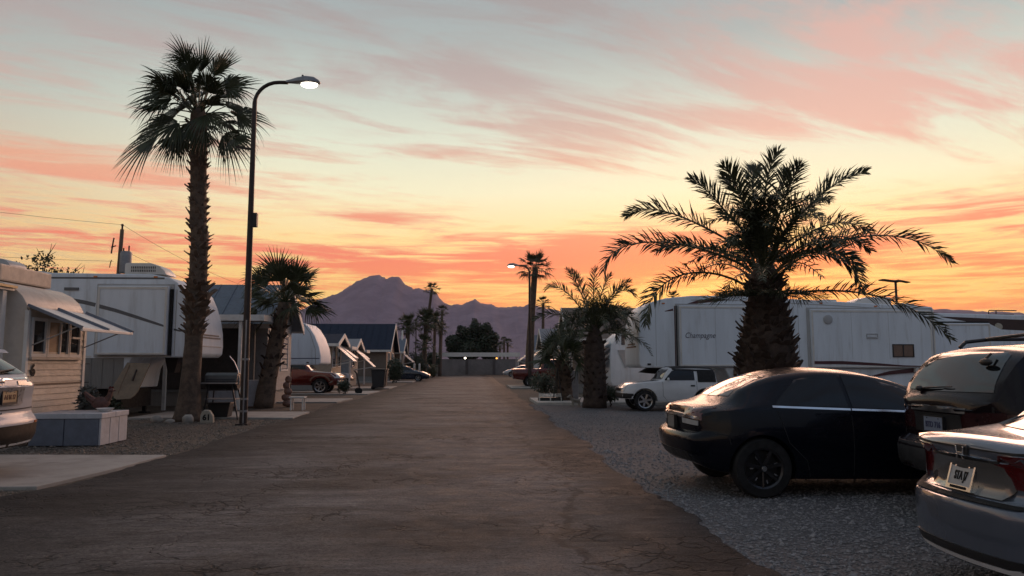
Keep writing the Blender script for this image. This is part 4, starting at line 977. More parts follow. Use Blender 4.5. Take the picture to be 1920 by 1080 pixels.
# ---- right: long white fifth wheel with maroon bands
rvA = fifth_wheel('fifth_wheel_trailer', 'long white fifth wheel trailer with maroon bands behind the stout palm', (5.78, 27.22, 0), math.pi, 10.75,
    [(-.12, 1.37), (-.02, 1.46), (0, 1.75), (-.0, 2.4), (-.04, 2.95), (-.12, 3.30), (-.28, 3.55), (-.55, 3.71), (-1.0, 3.83)], [(-1.9, 3.92), (-3.2, 3.93), (-6.0, 3.80), (-10.7, 3.56), (-10.75, 3.45)], 1.37, 3.3, .70)
s1 = slide_out(rvA, 1, 1.22, -5.35, -1.42, 1.42, 3.56, .16, ms=M_RVG); s2 = slide_out(rvA, 1, 1.22, -10.55, -6.15, 1.38, 3.44, .16, ms=M_RVG)
MB().box(-1.36, -1.33, 1.215, 1.30, 1.42, 3.56).build('slide_gap', M_BLACK, rvA)
lettering('Champagne', .28, mat('grey_letters', (.10, .10, .13), .5), s1, (-2.14, 1.22+.164, 2.50), (R(90), 0, math.pi), shear=.28, sx=.82)
trim_strip(rvA, 1, 1.22, [(-1.75, 3.62), (-2.15, 3.70), (-2.75, 3.76), (-3.3, 3.78)], [.02, .12, .10, .01], M_STRM); trim_strip(rvA, 1, 1.22, [(-1.32, 1.4), (-1.32, 3.55)], .07, M_STRM, 'maroon_edge')
trim_strip(rvA, 1, 1.22, [(-.95, 3.36), (-1.25, 3.42)], [.02, .08], M_STRM)
trim_strip(rvA, 1, 1.22+.16, [(-6.2, 1.56), (-7.2, 1.56), (-8.4, 1.50), (-9.4, 1.44), (-10.5, 1.42)], [.10, .11, .09, .05, .03], M_STRM, off=.02); trim_strip(rvA, 1, 1.22, [(-8.2, 1.05), (-9.0, 1.20), (-9.8, 1.28), (-10.6, 1.31)], [.02, .12, .15, .13], M_STRM, off=.05)
side_window(rvA, 1, 1.22+.16, -9.80, -9.08, 1.78, 2.18, mp=mat('brown_blind', (.17, .10, .06), .35, coat=.9), split=True, fw=.03)
MB().lathe([(.001, 0), (.165, 0), (.165, .03), (.13, .045), (.001, .045)], 24, c=(-6.75, 1.38, 3.08), axis='y').build('round_vent', M_RVG, rvA, smooth=30)
v = MB(); rect_frame(v, 1, 1.38, -8.52, -8.15, 2.42, 2.56, .02, .02); v.box(-8.50, -8.17, 1.37, 1.385, 2.42, 2.47); v.build('wall_vent', M_RVG, rvA)
MB().box(-10.05, -9.85, 1.22, 1.42, 1.22, 1.36).build('utility_box', M_ALU, rvA, bevel=.01)
MB().box(-.42, -.30, 1.21, 1.245, 1.47, 1.53).build('clearance_light', M_BLACK, rvA)
ac_unit(rvA, -7.15, 0, 3.72, .9, .8, .16, grille=False); ac_unit(rvA, -8.8, .2, 3.63, 1.5, .8, .33, grille=False); dome(rvA, -10.2, .1, 3.58, .9, .6, .17)
MB().ball((-5.3, .4, 4.0), (.12, .12, .16)).build('roof_antenna', M_ALU, rvA, smooth=True)
MB().box(-10.6, -3.4, 1.19, 1.235, .06, .72).build('lower_skirt', M_LOWER, rvA); axle_wheels(rvA, (-7.2, -8.1), 1.1); jack(rvA, -2.2, .9, 1.4, .05); jack(rvA, -2.2, -.9, 1.4, .05)
MB().prism([(-.6, 1.37), (-1.4, 1.37), (-1.2, 1.12), (-.3, 1.20)], 'y', -.35, .35).build('hitch_pin_box', M_DSTEEL, rvA, bevel=.01)
trim_strip(rvA, 1, 1.22, [(-10.7, 3.40), (-6.0, 3.64), (-3.2, 3.77), (-1.9, 3.76)], .03, M_RVG, 'roof_edge_strip')
for x in (-5.75, -.62): seam(rvA, 1, 1.22, x, 1.45, 3.66)
for x in (-2.7, -4.05): seam(s1, 1, 1.38, x, 1.52, 3.46, .010)
for x in (-7.6, -8.95): seam(s2, 1, 1.38, x, 1.68, 3.34, .010)
hatch(rvA, 1, 1.235, -5.2, -4.2, .22, .68, m=M_LOWER); hatch(rvA, 1, 1.22, -3.95, -3.45, .80, 1.28); hatch(rvA, 1, 1.22, -6.1, -5.4, .80, 1.28)
for x in (-.9, -2.6, -4.6, -6.6, -8.6, -10.4): MB().box(x-.05, x+.05, 1.215, 1.245, interp([(-10.7, 3.44), (-6.0, 3.68), (-3.2, 3.81), (-1.9, 3.80), (-.5, 3.55)], x), interp([(-10.7, 3.48), (-6.0, 3.72), (-3.2, 3.85), (-1.9, 3.84), (-.5, 3.59)], x)).build('marker_light', M_AMBER, rvA)
for (z, y0, y1) in ((2.1, -.8, .8), (2.2, -.6, .6)): MB().box(-.02, .012, y0, y1, z, z+.05).build('cap_decal', M_STRM, rvA)
MB().tube([(-10.62, 1.36, 1.5), (-10.62, 1.36, 3.4)], .03, 6).build('awning_arm', M_ALU, rvA)
# ---- right edge: second trailer with a brown band
rvB = fifth_wheel('travel_trailer', 'white trailer with brown band and slanted slide at the right edge', (16.55, 28.75, 0), math.pi, 9.,
    [(-.05, .75), (0, .85), (-.0, 3.30), (-.06, 3.42)], [(-.2, 3.46), (-9, 3.30), (-9.02, 3.2)], .75, .3, .70)
slide_out(rvB, 1, 1.22, -2.95, -.35, .95, 3.05, .25)
MB().prism([(-2.95, 3.03), (-3.6, 2.72), (-3.6, .95), (-2.95, .95)], 'y', 1.2, 1.45).build('slide_wedge', M_RVW, rvB, bevel=.02)
trim_strip(rvB, 1, 1.22, [(-1.2, 3.30), (-2.2, 3.20), (-3.6, 3.02), (-8, 2.86)], [.02, .15, .40, .46], M_STRB)
MB().lathe([(.001, 0), (.15, 0), (.13, .06), (.001, .07)], 20, c=(-3.45, 1.225, 2.92), axis='y').build('porch_lamp', mat('lamp_glass', (.4, .37, .3), .3), rvB, smooth=30)
MB().tube([(-1.2, 1.49, 2.80), (-1.2, 1.49, 2.95)], .012).ball((-1.2, 1.49, 2.76), .06).build('hanging_hook', M_TRIM, rvB)
for x in (-3.55, -3.85): MB().tube([(x, .6, 3.3), (x, .6, 3.55), (x-.05, .55, 3.6), (x-.9, .5, 3.6)], .02, 6).build('ladder_rail', M_DSTEEL, rvB, smooth=True)
MB().tube([(-3.55, .6, 3.45), (-4.6, .55, 3.45)], .018, 6).build('ladder_rung', M_DSTEEL, rvB)
axle_wheels(rvB, (-4.6, -5.5), 1.1)

# ---- left: old rounded trailer with awning window, end wall to the road
tr = thing('old_trailer', 'old cream lap-sided trailer with white window awning beside the silver car', 'trailer', (-8.3, 15.35, 0))
hw = 1.02
prof = [(0, .42), (0, 2.45), (-.03, 2.62), (-.12, 2.78), (-.27, 2.92), (-.5, 3.03), (-.8, 3.09), (-6.5, 3.12), (-6.5, .42)]
obj('shell', MB().prism(prof, 'y', -hw, hw).mesh('shell', bevel=.02, smooth=35), mat('cream_metal', (.56, .50, .43), .42, var=.07, dirt=((.3, .25, .2), 2., .4)), tr)
# lap boards on the end wall, each a wedge
bm_ = MB().prism([(0, 0), (.028, .0), (.010, .115), (0, .115)], 'y', -hw+.03, hw-.03).mesh('siding_board')
z = .46; k = 0
while z < 1.64: 
    obj('siding_board', bm_, M_CREAM, tr, (.001, 0, z)); z += .117; k += 1
MB().box(0, .032, -hw+.01, hw-.01, 1.10, 1.135).build('belt_rail', mat('brown_trim', (.10, .07, .05), .5), tr)
bm2 = MB().prism([(0, 0), (.028, .0), (.010, .115), (0, .115)], 'y', hw-.20, hw-.02).mesh('siding_board'); z = 1.66
while z < 2.42: obj('siding_board', bm2, M_CREAM, tr, (.001, 0, z)); z += .117
bm3 = MB().prism([(0, 0), (.02, .0), (.008, .09), (0, .09)], 'y', -hw+.03, hw-.03).mesh('siding_board')
for q in range(2): obj('siding_board', bm3, M_CREAM, tr, (.001, 0, 2.40+q*.09))
for yy in (-hw, hw): MB().box(-.03, .04, yy-.035, yy+.035, .42, 2.50).build('corner_trim', M_ALU, tr)
# three-light window
wy = [(-.86, -.46), (-.34, .36), (.44, .80)]
for i, (a, b) in enumerate(wy):
    f = MB()
    for (p, q, r_, s_) in ((a-.05, b+.05, 2.32, 2.38), (a-.05, b+.05, 1.64, 1.70), (a-.05, a, 1.70, 2.32), (b, b+.05, 1.70, 2.32)): f.box(.0, .05, p, q, r_, s_)
    if i == 1: f.box(.0, .045, .06, .10, 1.70, 2.32)
    fo = f.build('window_frame', M_ALU, tr)
    if i == 1:
        MB().box(.004, .012, a, .06, 1.70, 2.32).build('pane', mat('lowered_blind', (.36, .24, .14), .45, stretch=(1, 1, 18), var=.12, coat=.5), fo)
        MB().box(.004, .012, .10, b, 1.70, 2.32).build('pane', M_PANE, fo)
    else: MB().box(.004, .012, a, b, 1.70, 2.32).build('pane', M_PANE, fo)
MB().box(.0, .09, -.95, .86, 1.585, 1.635).build('window_sill', M_CREAM, tr, bevel=.006)
MB().box(.02, .06, .48, .76, 2.02, 2.06).build('window_bar', M_ALU, tr)
# sloping awning sheets with ribs
aw = MB()
for i, (y0, y1) in enumerate(((-1.0, -.02), (.0, 1.05))):
    p = [(.02, y0, 2.60), (.02, y1, 2.56), (.98, y1+.02, 2.17), (.98, y0+.02, 2.19)]
    aw = MB().add(p+[(q[0], q[1], q[2]-.025) for q in p], [(0, 1, 2, 3), (7, 6, 5, 4), (0, 4, 5, 1), (1, 5, 6, 2), (2, 6, 7, 3), (3, 7, 4, 0)])
    aw.build('awning_sheet', M_ALU, tr)
for y in (-1.02, -.01, 1.07):
    MB().bar((.0, y, 2.60), (1.0, y+.01, 2.185), .055, .05).build('awning_rib', mat('blue_grey_rib', (.16, .18, .22), .5), tr)
MB().box(.96, 1.0, -1.0, 1.08, 2.12, 2.175).build('awning_valance', M_ALU, tr, bevel=.008)
for y in (-.9, 1.0): MB().bar((.03, y, 1.85), (.85, y, 2.20), .02).build('awning_arm', M_STEEL, tr)
# raised roof section, vents and the porch roof on the near side
MB().box(-6.4, -.72, -.75, 1.0, 3.10, 3.42).build('raised_roof', mat('cream_metal2', (.50, .43, .36), .5), tr, bevel=.03)
for (x, l, c_) in ((-1.95, .72, M_ALU), (-1.25, .5, M_RVG)): dome(tr, x, .3, 3.42, l, .6, .2, c_)
pr = MB().box(-5.5, -.25, -2.4, -1.04, 2.86, 2.90).build('porch_roof', M_ALU, tr)
for q in range(3): MB().box(-5.5, -.2+.02*q, -2.42+.0*q, -2.40+.02*q, 2.83+.045*q, 2.865+.045*q).build('porch_gutter', mat('yellow_lit_fascia', (.55, .36, .14), .4), tr)  # yellow evening light on the roof edge is put into this colour
MB().box(-5.5, -.19, -2.40, -1.05, 2.905, 2.95).build('porch_fascia', mat('yellow_lit_fascia', (.55, .36, .14), .4), tr)
MB().box(-.42, -.30, -1.30, -1.18, .0, 2.86).build('porch_post', M_WPAINT, tr, bevel=.008)
MB().box(-4.5, -.6, -1.06, -1.03, .5, 2.4).build('near_panel', mat('grey_panel', (.17, .17, .165), .6), tr)
MB().box(-6.3, -.1, -.9, .9, .02, .42).build('skirting', M_LOWER, tr)
lettering('6', .30, M_BLACK, tr, (.035, -.80, 1.38), (R(90), 0, R(90)), bold=.012)
MB().box(-.06, .02, 1.03, 1.12, .42, 2.3).build('downpipe', M_ALU, tr, bevel=.01)

# ---- right: small rounded trailer behind the short date palm
rt = thing('travel_trailer', 'small rounded trailer with striped awning between the date palm and long trailer', 'trailer', (5.75, 32.4, 0), math.pi)
prof = [(-.10, .6), (0, .8), (.0, 1.9), (-.06, 2.3), (-.22, 2.62), (-.5, 2.84), (-.9, 2.93), (-5.5, 2.95), (-5.55, .6)]
MB().prism(prof, 'y', -1.1, 1.1).build('shell', M_RVW, rt, bevel=.04, smooth=40)
for k in range(4):
    z0 = 2.45-.24*k
    MB().prism([(-.02, z0), (.30-.0*k, z0-.26), (.30, z0-.29), (-.02, z0-.03)], 'y', -.9, .9).build('awning_slat', (M_WPAINT, M_GPAINT)[k % 2], rt)
side_window(rt, 1, 1.1, -2.3, -.5, 2.35, 2.72, fw=.03); MB().box(-5.4, -.2, 1.09, 1.12, .05, .6).build('skirting', M_LOWER, rt)
MB().prism([(-.3, 2.1), (-1.9, 2.1), (-1.9, 1.9), (-.6, 1.35)], 'y', 1.12, 1.16).build('side_panel', M_RVG, rt)
for y in (-.5, .2, .9): MB().box(.28, .36, y-.04, y+.04, 0, 2.2).build('awning_post', M_GPAINT, rt)
axle_wheels(rt, (-3.2,), 1.0, .33); ac_unit(rt, -2.5, 0, 2.95, .9, .7, .26, grille=False)
# ------------------------------------------------------------------ park homes
def facade_window(t, y, z, w, h, mf=None, mp=None, bars=0, x=0.):
    f = MB(); k = .06
    for (a, b, c, d) in ((y-w/2-k, y+w/2+k, z+h/2, z+h/2+k), (y-w/2-k, y+w/2+k, z-h/2-k, z-h/2), (y-w/2-k, y-w/2, z-h/2, z+h/2), (y+w/2, y+w/2+k, z-h/2, z+h/2)): f.box(x-.02, x+.045, a, b, c, d)
    for i in range(bars): yy = y-w/2+w*(i+1)/(bars+1); f.box(x-.02, x+.035, yy-.025, yy+.025, z-h/2, z+h/2)
    fo = f.build('window_frame', mf or M_WPAINT, t)
    n = bars+1
    for i in range(n): MB().box(x-.02, x+.012, y-w/2+w*i/n+.026*(i > 0), y-w/2+w*(i+1)/n-.026*(i < n-1), z-h/2, z+h/2).build('pane', mp or M_PANE, fo)
    return fo
def home(name, label, loc, rz, D, w, hz, rise, mw, mr, mf, boards=True, wins=(), porch=None, door=None, ov=.35, awn=(), group=None):
    """gabled park home: gable wall at x=0 towards the road, body goes to x=-D, y across"""
    t = thing(name, label, 'house', loc, rz, group)
    H = w/2
    MB().prism([(-H, .5), (H, .5), (H, hz), (0, hz+rise), (-H, hz)], 'x', -D, 0).build('wall', mw, t)
    MB().box(-D+.1, -.06, -H+.06, H-.06, 0, .52).build('skirting', M_LOWER, t)
    if boards:
        bmsh = MB().prism([(0, 0), (.022, 0), (.008, .20), (0, .20)], 'y', -H+.02, H-.02).mesh('siding_board'); z = .52
        while z < hz-.1: obj('siding_board', bmsh, mw, t, (.001, 0, z)); z += .202
    sl = rise/H; th = .09
    for s in (-1, 1):
        pl = [(s*(H+ov), hz-sl*ov), (0, hz+rise), (0, hz+rise+th), (s*(H+ov), hz-sl*ov+th)]
        r = MB().prism([(s*.001 if abs(a) < 1e-6 else a, b+.012) for a, b in pl], 'x', -D-.3, ov).build('roof', mr, t)
        for i in range(int((D+ov)/.62)):   # standing seams
            x = -D+.1+i*.62
            p = Vector((x, s*(H+ov-.02), hz-sl*(ov-.02)+th+.02)); q = Vector((x, s*.02, hz+rise+th+.02-.02*sl))
            MB().bar(p, q, .035, .035).build('roof_seam', mr, r)
        pf = [(s*(H+ov), hz-sl*ov-.13), (s*.001, hz+rise-.13), (s*.001, hz+rise+th+.03), (s*(H+ov), hz-sl*ov+th+.03)]
        MB().prism(pf, 'x', ov+.002, ov+.045).build('gable_board', mf, t)
        MB().box(-D-.3, ov+.03, *sorted((s*(H+ov), s*(H+ov+.05))), hz-sl*ov-.06, hz-sl*ov+th+.02).build('eave_gutter', mf, t)
    for wd in wins:
        facade_window(t, *wd[:4], bars=(wd[4] if len(wd) > 4 else 0), mp=(wd[5] if len(wd) > 5 else None))
    if door:
        d = MB().box(0, .05, door-.45, door+.45, .5, 2.5).build('door', M_WPAINT, t, bevel=.01); MB().ball((.08, door+.35, 1.5), .035).build('handle', M_CHROME, d)
        MB().box(.0, .9, door-.6, door+.6, 0, .3).build('step', M_CONC, t); 
    for (y, z, ww, dp, dz) in awn:
        p = [(.03, y-ww/2, z), (.03, y+ww/2, z), (dp, y+ww/2, z-dz), (dp, y-ww/2, z-dz)]
        a = MB().add(p+[(q[0], q[1], q[2]-.05) for q in p], [(0, 1, 2, 3), (7, 6, 5, 4), (0, 4, 5, 1), (1, 5, 6, 2), (2, 6, 7, 3), (3, 7, 4, 0)]).build('window_awning', M_ALU, t)
        for yy in (y-ww/2+.05, y+ww/2-.05): MB().bar((.03, yy, z-dz-.25), (dp-.05, yy, z-dz-.04), .03).build('awning_arm', M_ALU, a)
    if porch:   # flat patio cover along the near side: (side, depth, height, posts)
        s, dp, ph, xs = porch
        a, b = sorted((s*(H+ov+.06), s*(H+dp)))
        MB().box(-D*.8, .55, a, b, ph, ph+.10).build('patio_cover', M_ALU, t)
        MB().box(.55, .60, a, b, ph-.06, ph+.14).build('patio_fascia', mf, t); MB().box(-D*.8, .6, *sorted((s*(H+dp), s*(H+dp+.05))), ph-.06, ph+.14).build('patio_fascia', mf, t)
        for x in xs: MB().box(x-.05, x+.05, *sorted((s*(H+dp-.15), s*(H+dp-.05))), 0, ph).build('patio_post', M_WPAINT, t)
    return t
M_RBLUE = mat('slate_blue_roof', (.10, .125, .165), .45, var=.12); M_RDARK = mat('dark_blue_roof', (.022, .032, .055), .7, spec=.15, var=.15)
M_RGREY = mat('grey_roof', (.20, .21, .23), .5, var=.12); M_WTAN = mat('tan_siding', (.33, .27, .21), .6); M_WGREY = mat('grey_siding', (.24, .25, .26), .6); M_WBROWN = mat('brown_siding', (.16, .125, .10), .65); M_WHITE2 = mat('white_siding', (.58, .58, .57), .5)

h2 = home('park_home', 'home with slate blue roof between the lamp post and the leaning palm', (-7.55, 29.6, 0), 0, 8, 3.6, 3.15, 1.35, M_WGREY, M_RBLUE, M_WPAINT,
     wins=[(-1.0, 1.85, 1.1, 1.75, 1), (.7, 1.95, 1.0, 1.3, 0)], porch=(-1, 2.6, 3.0, (-5.5, -2.6, -.2)), ov=.4)
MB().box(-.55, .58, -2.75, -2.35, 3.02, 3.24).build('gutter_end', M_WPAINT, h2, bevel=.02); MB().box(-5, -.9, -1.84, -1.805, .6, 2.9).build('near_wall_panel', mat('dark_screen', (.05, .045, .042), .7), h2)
MB().box(-.75, -.25, -2.5, -2.35, .05, 2.95).build('curtain_panel', mat('grey_curtain', (.15, .145, .14), .8, stretch=(14, 14, 1), var=.2), h2)
MB().box(-1.6, .30, -3.05, -2.35, .05, .95).build('porch_cabinet', mat('pale_blue_cabinet', (.36, .38, .42), .5), h2, bevel=.015)
h3 = home('park_home', 'tan home with peaked gable boards just past the white trailer nose', (-8.35, 46.2, 0), 0, 8, 3.2, 2.75, .5, M_WTAN, M_RDARK, M_WPAINT, boards=False,
     wins=[(-.9, 2.0, .9, 1.3, 0), (.8, 2.0, .9, 1.2, 0)], ov=.45, awn=((-.7, 2.75, 1.3, 1.25, 1.05), (.9, 2.7, 1.2, 1.1, .8)), porch=(1, 2.2, 2.5, (-5, -2.5, .2)))
h4 = home('park_home', 'second gabled home with long slanted awning on the left row', (-8.45, 53.8, 0), 0, 7, 3.0, 2.65, .55, M_WGREY, M_RGREY, M_WPAINT, boards=False,
     wins=[(-.7, 1.9, .9, 1.2, 0)], ov=.4, awn=((-.6, 2.7, 1.3, 1.5, 1.35), (.8, 2.6, 1.1, .9, .7)), porch=(1, 2.0, 2.4, (-4, -2, .2)))
h5 = home('park_home', 'home with broad dark blue roof rising behind the left row', (-7.3, 66.5, 0), 0, 9, 6.4, 2.85, 2.1, M_WBROWN, M_RDARK, M_WPAINT, boards=False, wins=[(-1.6, 1.8, 1.2, 1.3, 1), (1.4, 1.8, 1.2, 1.3, 1)], ov=.4)
h6 = home('park_home', 'small home with white porch posts at the far left', (-7.3, 76.8, 0), 0, 8, 4.2, 2.8, 1.2, M_WTAN, M_RBLUE, M_WPAINT, boards=False, wins=[(-1.1, 1.8, .9, 1.2, 0)], ov=.4, awn=((-1.0, 2.75, 1.3, 1.2, 1.0), (.9, 2.75, 1.3, 1.2, 1.0)), porch=(-1, 2.3, 2.6, (-5, -2.5, .3)), door=.8)
MB().prism([(-.5, 3.2), (.0, 4.95), (.35, 4.4), (.35, 3.4)], 'x', -.05, .1).build('gable_peak', M_WPAINT, h6)
# right row
h7 = home('park_home', 'brown gabled home behind the short date palm on the right', (5.3, 41.5, 0), math.pi, 8, 4.4, 3.0, 1.55, M_WBROWN, M_WBROWN, M_WPAINT, boards=False, wins=[(.9, 1.9, 1., 1.2, 0), (-.9, 1.9, 1., 1.2, 0)], ov=.4)
h8 = home('park_home', 'grey roofed home with white awnings behind the red truck', (5.4, 57, 0), math.pi, 8, 4.6, 2.9, 1.2, M_WGREY, M_RGREY, M_WPAINT, boards=False, wins=[(.9, 1.9, 1., 1.2, 0), (-.9, 1.9, 1., 1.2, 0)], ov=.4, awn=((.9, 2.8, 1.4, 1.3, 1.0), (-.9, 2.8, 1.4, 1.3, 1.0)))
h9 = home('park_home', 'far right home with slate roof beyond the tall palm', (5.6, 72, 0), math.pi, 8, 4.6, 2.9, 1.3, M_WHITE2, M_RBLUE, M_WPAINT, boards=False, wins=[(.9, 1.9, 1., 1.2, 0), (-.9, 1.9, 1., 1.2, 0)], ov=.4, awn=((.9, 2.8, 1.4, 1.3, 1.0), (-.9, 2.8, 1.4, 1.3, 1.0)))
# striped cloth awning on the brown home
sa = thing('striped_awning', 'brown and white striped awning hung on the brown gabled home', 'awning', (4.83, 42.6, 2.15))
for i in range(8):
    y = -1.0+i*.25
    MB().add([(0, y, .45), (0, y+.25, .45), (-.75, y+.25, 0), (-.75, y, 0), (0, y, .42), (0, y+.25, .42), (-.75, y+.25, -.03), (-.75, y, -.03)], [(0, 1, 2, 3), (7, 6, 5, 4), (0, 4, 5, 1), (1, 5, 6, 2), (2, 6, 7, 3), (3, 7, 4, 0)]).build('awning_stripe', (M_WPAINT, mat('brown_cloth', (.10, .055, .045), .8))[i % 2], sa)

# ------------------------------------------------------------------ wall and carport closing the road
wl = thing('block_wall', 'grey block wall closing the far end of the road', 'wall', (0, 107, 0))
M_BLOCK = mat('painted_block', (.21, .19, .185), .85, var=.1, vscale=1.5, dirt=((.12, .11, .105), .6, .6))
for i in range(-5, 8):
    x = -4.6+i*3.85
    MB().box(x, x+3.45, -.1, .1, 0, 2.15).build('wall_panel', M_BLOCK, wl); MB().box(x+3.45, x+3.85, -.16, .16, 0, 2.2).build('wall_pier', mat('darker_block', (.11, .095, .09), .85), wl)
    MB().box(x, x+3.45, -.14, .14, 2.15, 2.22).build('wall_coping', M_BLOCK, wl)
cp = thing('carport', 'long low white carport across the far end of the road', 'carport', (0, 100, 0))
MB().box(-5.4, 6.0, -2.4, 2.4, 2.62, 2.72).build('carport_roof', M_WPAINT, cp); MB().box(-5.4, 6.0, -2.46, -2.40, 2.48, 3.02).build('fascia', M_WPAINT, cp)
MB().box(-5.46, -5.4, -2.4, 2.4, 2.48, 3.02).build('fascia', M_WPAINT, cp); MB().box(6.0, 6.06, -2.4, 2.4, 2.48, 3.02).build('fascia', M_WPAINT, cp)
for x in (-5.2, 5.8):
    for y in (-2.2, 2.2): MB().box(x-.06, x+.06, y-.06, y+.06, 0, 2.62).build('carport_post', M_WPAINT, cp)
def bulb(label, loc, col, st, r):
    t = thing('ceiling_lamp', label, 'lamp', loc)
    MB().ball((0, 0, 0), r).build('bulb', mat('bulb_%d' % int(st), (.8, .7, .5), .3, emit=col, estr=st), t, smooth=True); MB().box(-.1, .1, -.1, .1, r*.8, r*.8+.08).build('lamp_base', M_DSTEEL, t)
bulb('bright white lamp under the far carport', (-1.1, 97.6, 2.30), (1, .88, .7), 14, .11)
bulb('small amber lamp under the far carport', (3.0, 97.8, 2.28), (1, .45, .08), 2.2, .12)

# ------------------------------------------------------------------ street lamps
M_POLE = mat('bronze_pole', (.045, .035, .032), .5, metal=.5, var=.15)
def lamp_head(t, p, d, s, lit):
    """cobra head at p pointing along unit xy vector d"""
    d = Vector(d); n = Vector((-d.y, d.x, 0)); up = Vector((0, 0, 1))
    b = MB(); secs = [(0, .05, .06, 0), (.12, .06, .08, .01), (.3, .10, .13, .02), (.5, .14, .17, .02), (.72, .15, .15, .01), (.84, .10, .08, 0), (.88, .03, .03, 0)]
    vs = []; k = 12
    for (q, wv, hv, dz) in secs:
        for j in range(k):
            a = 2*math.pi*j/k; hh = math.sin(a); hh = hh if hh > 0 else hh*.35
            vs.append(Vector(p)+d*q*s+n*wv*s*math.cos(a)+up*(hv*s*hh+dz*s))
    m = len(secs); b.add(vs, [(i*k+j, i*k+(j+1) % k, (i+1)*k+(j+1) % k, (i+1)*k+j) for i in range(m-1) for j in range(k)]+[tuple(range(k)), tuple(range((m-1)*k, m*k))])
    hd = b.build('lamp_housing', M_STEEL, t, smooth=40)
    c = Vector(p)+d*.60*s-up*.045*s
    lb = MB(); pts = []
    for i in range(5):
        th = math.pi/2*i/4; rr = math.cos(th)
        for j in range(14): 
            a = 2*math.pi*j/14; pts.append(c+d*.22*s*rr*math.cos(a)+n*.125*s*rr*math.sin(a)-up*.085*s*math.sin(th))
    lb.add(pts, [(i*14+j, i*14+(j+1) % 14, (i+1)*14+(j+1) % 14, (i+1)*14+j) for i in range(4) for j in range(14)]+[tuple(range(14))])
    lb.build('lamp_lens', mat('lit_lens', (.9, .9, .85), .3, emit=(1, .90, .74), estr=lit), hd, smooth=True)
    MB().ball(Vector(p)+d*.42*s+up*.19*s, .03*s).build('photocell', M_DSTEEL, hd)
def street_lamp(label, base, h, arm, d, s=1., lit=6., boxes=False, r=.085):
    t = thing('street_lamp', label, 'street lamp', base, 0, 'street lamps along the road')
    d = Vector((*d, 0)); z = h-arm*.75
    pts = [Vector((0, 0, 0)), Vector((0, 0, 1.0)), Vector((0, 0, z*.5)), Vector((0, 0, z))]
    for k in range(1, 8):
        a = math.pi/2*k/7; pts.append(Vector((0, 0, z)) + d*arm*.8*(1-math.cos(a)) + Vector((0, 0, arm*.75*math.sin(a))))
    pts.append(pts[-1]+d*arm*.30)
    rs = [r, r*.97, r*.8]+[r*.62]+[r*.5]*(len(pts)-4)
    MB().tube(pts, rs, 12).build('pole', M_POLE, t, smooth=True)
    MB().box(-r*1.6, r*1.6, -r*1.6, r*1.6, 0, .04).build('base_plate', M_POLE, t)
    lamp_head(t, pts[-1]-d*.05, d, s, lit)
    if boxes:
        MB().box(.03, .17, -.06, .08, 4.98, 5.34).build('pole_box', M_DSTEEL, t, bevel=.01); MB().tube([(.05, -.03, 4.4), (.05, -.03, 4.98)], .018, 6).build('conduit', M_DSTEEL, t)
        MB().tube([(.02, -.10, 0.05), (.02, -.10, 2.6)], .022, 6).build('conduit', M_STEEL, t); MB().bar((0, 0, 7.0), (-.42, -.05, 7.05), .05, .06).build('bracket', M_POLE, t)
        for zz in (.32, .62, 1.6): MB().lathe([(r*1.02, zz), (r*1.06, zz), (r*1.06, zz+.05), (r*1.02, zz+.05)], 16).build('pole_band', M_STEEL, t)
    return t
street_lamp('tall lit street lamp standing beside the tall palm on the left', (-5.70, 19.08, 0), 8.80, .76, (1, 0), 1.0, 12., True, .095)
street_lamp('lit street lamp pole in front of the tall palm on the right', (3.62, 48.3, 0), 7.9, .62, (-1, 0), .95, 9., r=.11)
street_lamp('lit street lamp almost hidden in the far palm clump on the left', (-6.6, 86, 0), 7.2, .9, (1, 0), .9, 5.)
# flat-headed lamp far behind the right trailers
fl = thing('area_light', 'flat-headed area lamp rising behind the long right trailer', 'street lamp', (24.5, 42, 0))
MB().tube([(0, 0, 0), (0, 0, 6.25)], .07, 8).build('pole', M_POLE, fl); MB().obox((-.35, 0, 6.33), (1.1, .5, .07), Matrix.Rotation(R(6), 3, 'Y')).build('lamp_panel', M_POLE, fl, bevel=.02); MB().obox((.42, 0, 6.30), (.75, .4, .06), Matrix.Rotation(R(10), 3, 'Y')).build('lamp_panel', M_POLE, fl, bevel=.02)

# ------------------------------------------------------------------ utility pole and wires
up_ = thing('utility_pole', 'wooden utility pole with transformer above the left trailer roof', 'utility pole', (-20.2, 43, 0), R(4)); up_.scale = (.86, .86, .90)
MB().tube([(.0, 0, 0), (.10, 0, 6), (.22, 0, 10.15)], [.17, .14, .12], 10).build('pole', M_WOOD, up_, smooth=True)
MB().tube([(.22, 0, 10.1), (.22, 0, 10.4)], .06, 8).ball((.22, 0, 10.42), .09).build('insulator', M_DSTEEL, up_)
MB().lathe([(.001, 0), (.34, 0), (.36, .05), (.36, 1.25), (.30, 1.38), (.001, 1.42)], 18, c=(.58, -.1, 7.35)).build('transformer', M_GPAINT, up_, smooth=40)
MB().tube([(.75, -.1, 8.75), (.75, -.1, 9.1)], .05, 6).tube([(.42, -.1, 8.75), (.42, -.1, 8.95)], .05, 6).build('bushing', M_DSTEEL, up_)
MB().bar((-.1, 0, 9.1), (-.42, 0, 9.0), .06).tube([(-.38, 0, 8.6), (-.30, 0, 9.35), (-.26, 0, 9.6)], .05, 6).tube([(-.34, 0, 8.2), (-.40, 0, 8.0), (-.44, 0, 7.7)], .03, 6).build('switch_arm', M_DSTEEL, up_)
def wire(label, a, b, sag):
    a, b = Vector(a), Vector(b); pts = [a+(b-a)*(k/14)-Vector((0, 0, sag*4*(k/14)*(1-k/14))) for k in range(15)]
    o = MB().tube(pts, .009, 5).build('power_line', M_DSTEEL); return tag(o, label, 'wire', 'overhead power lines')
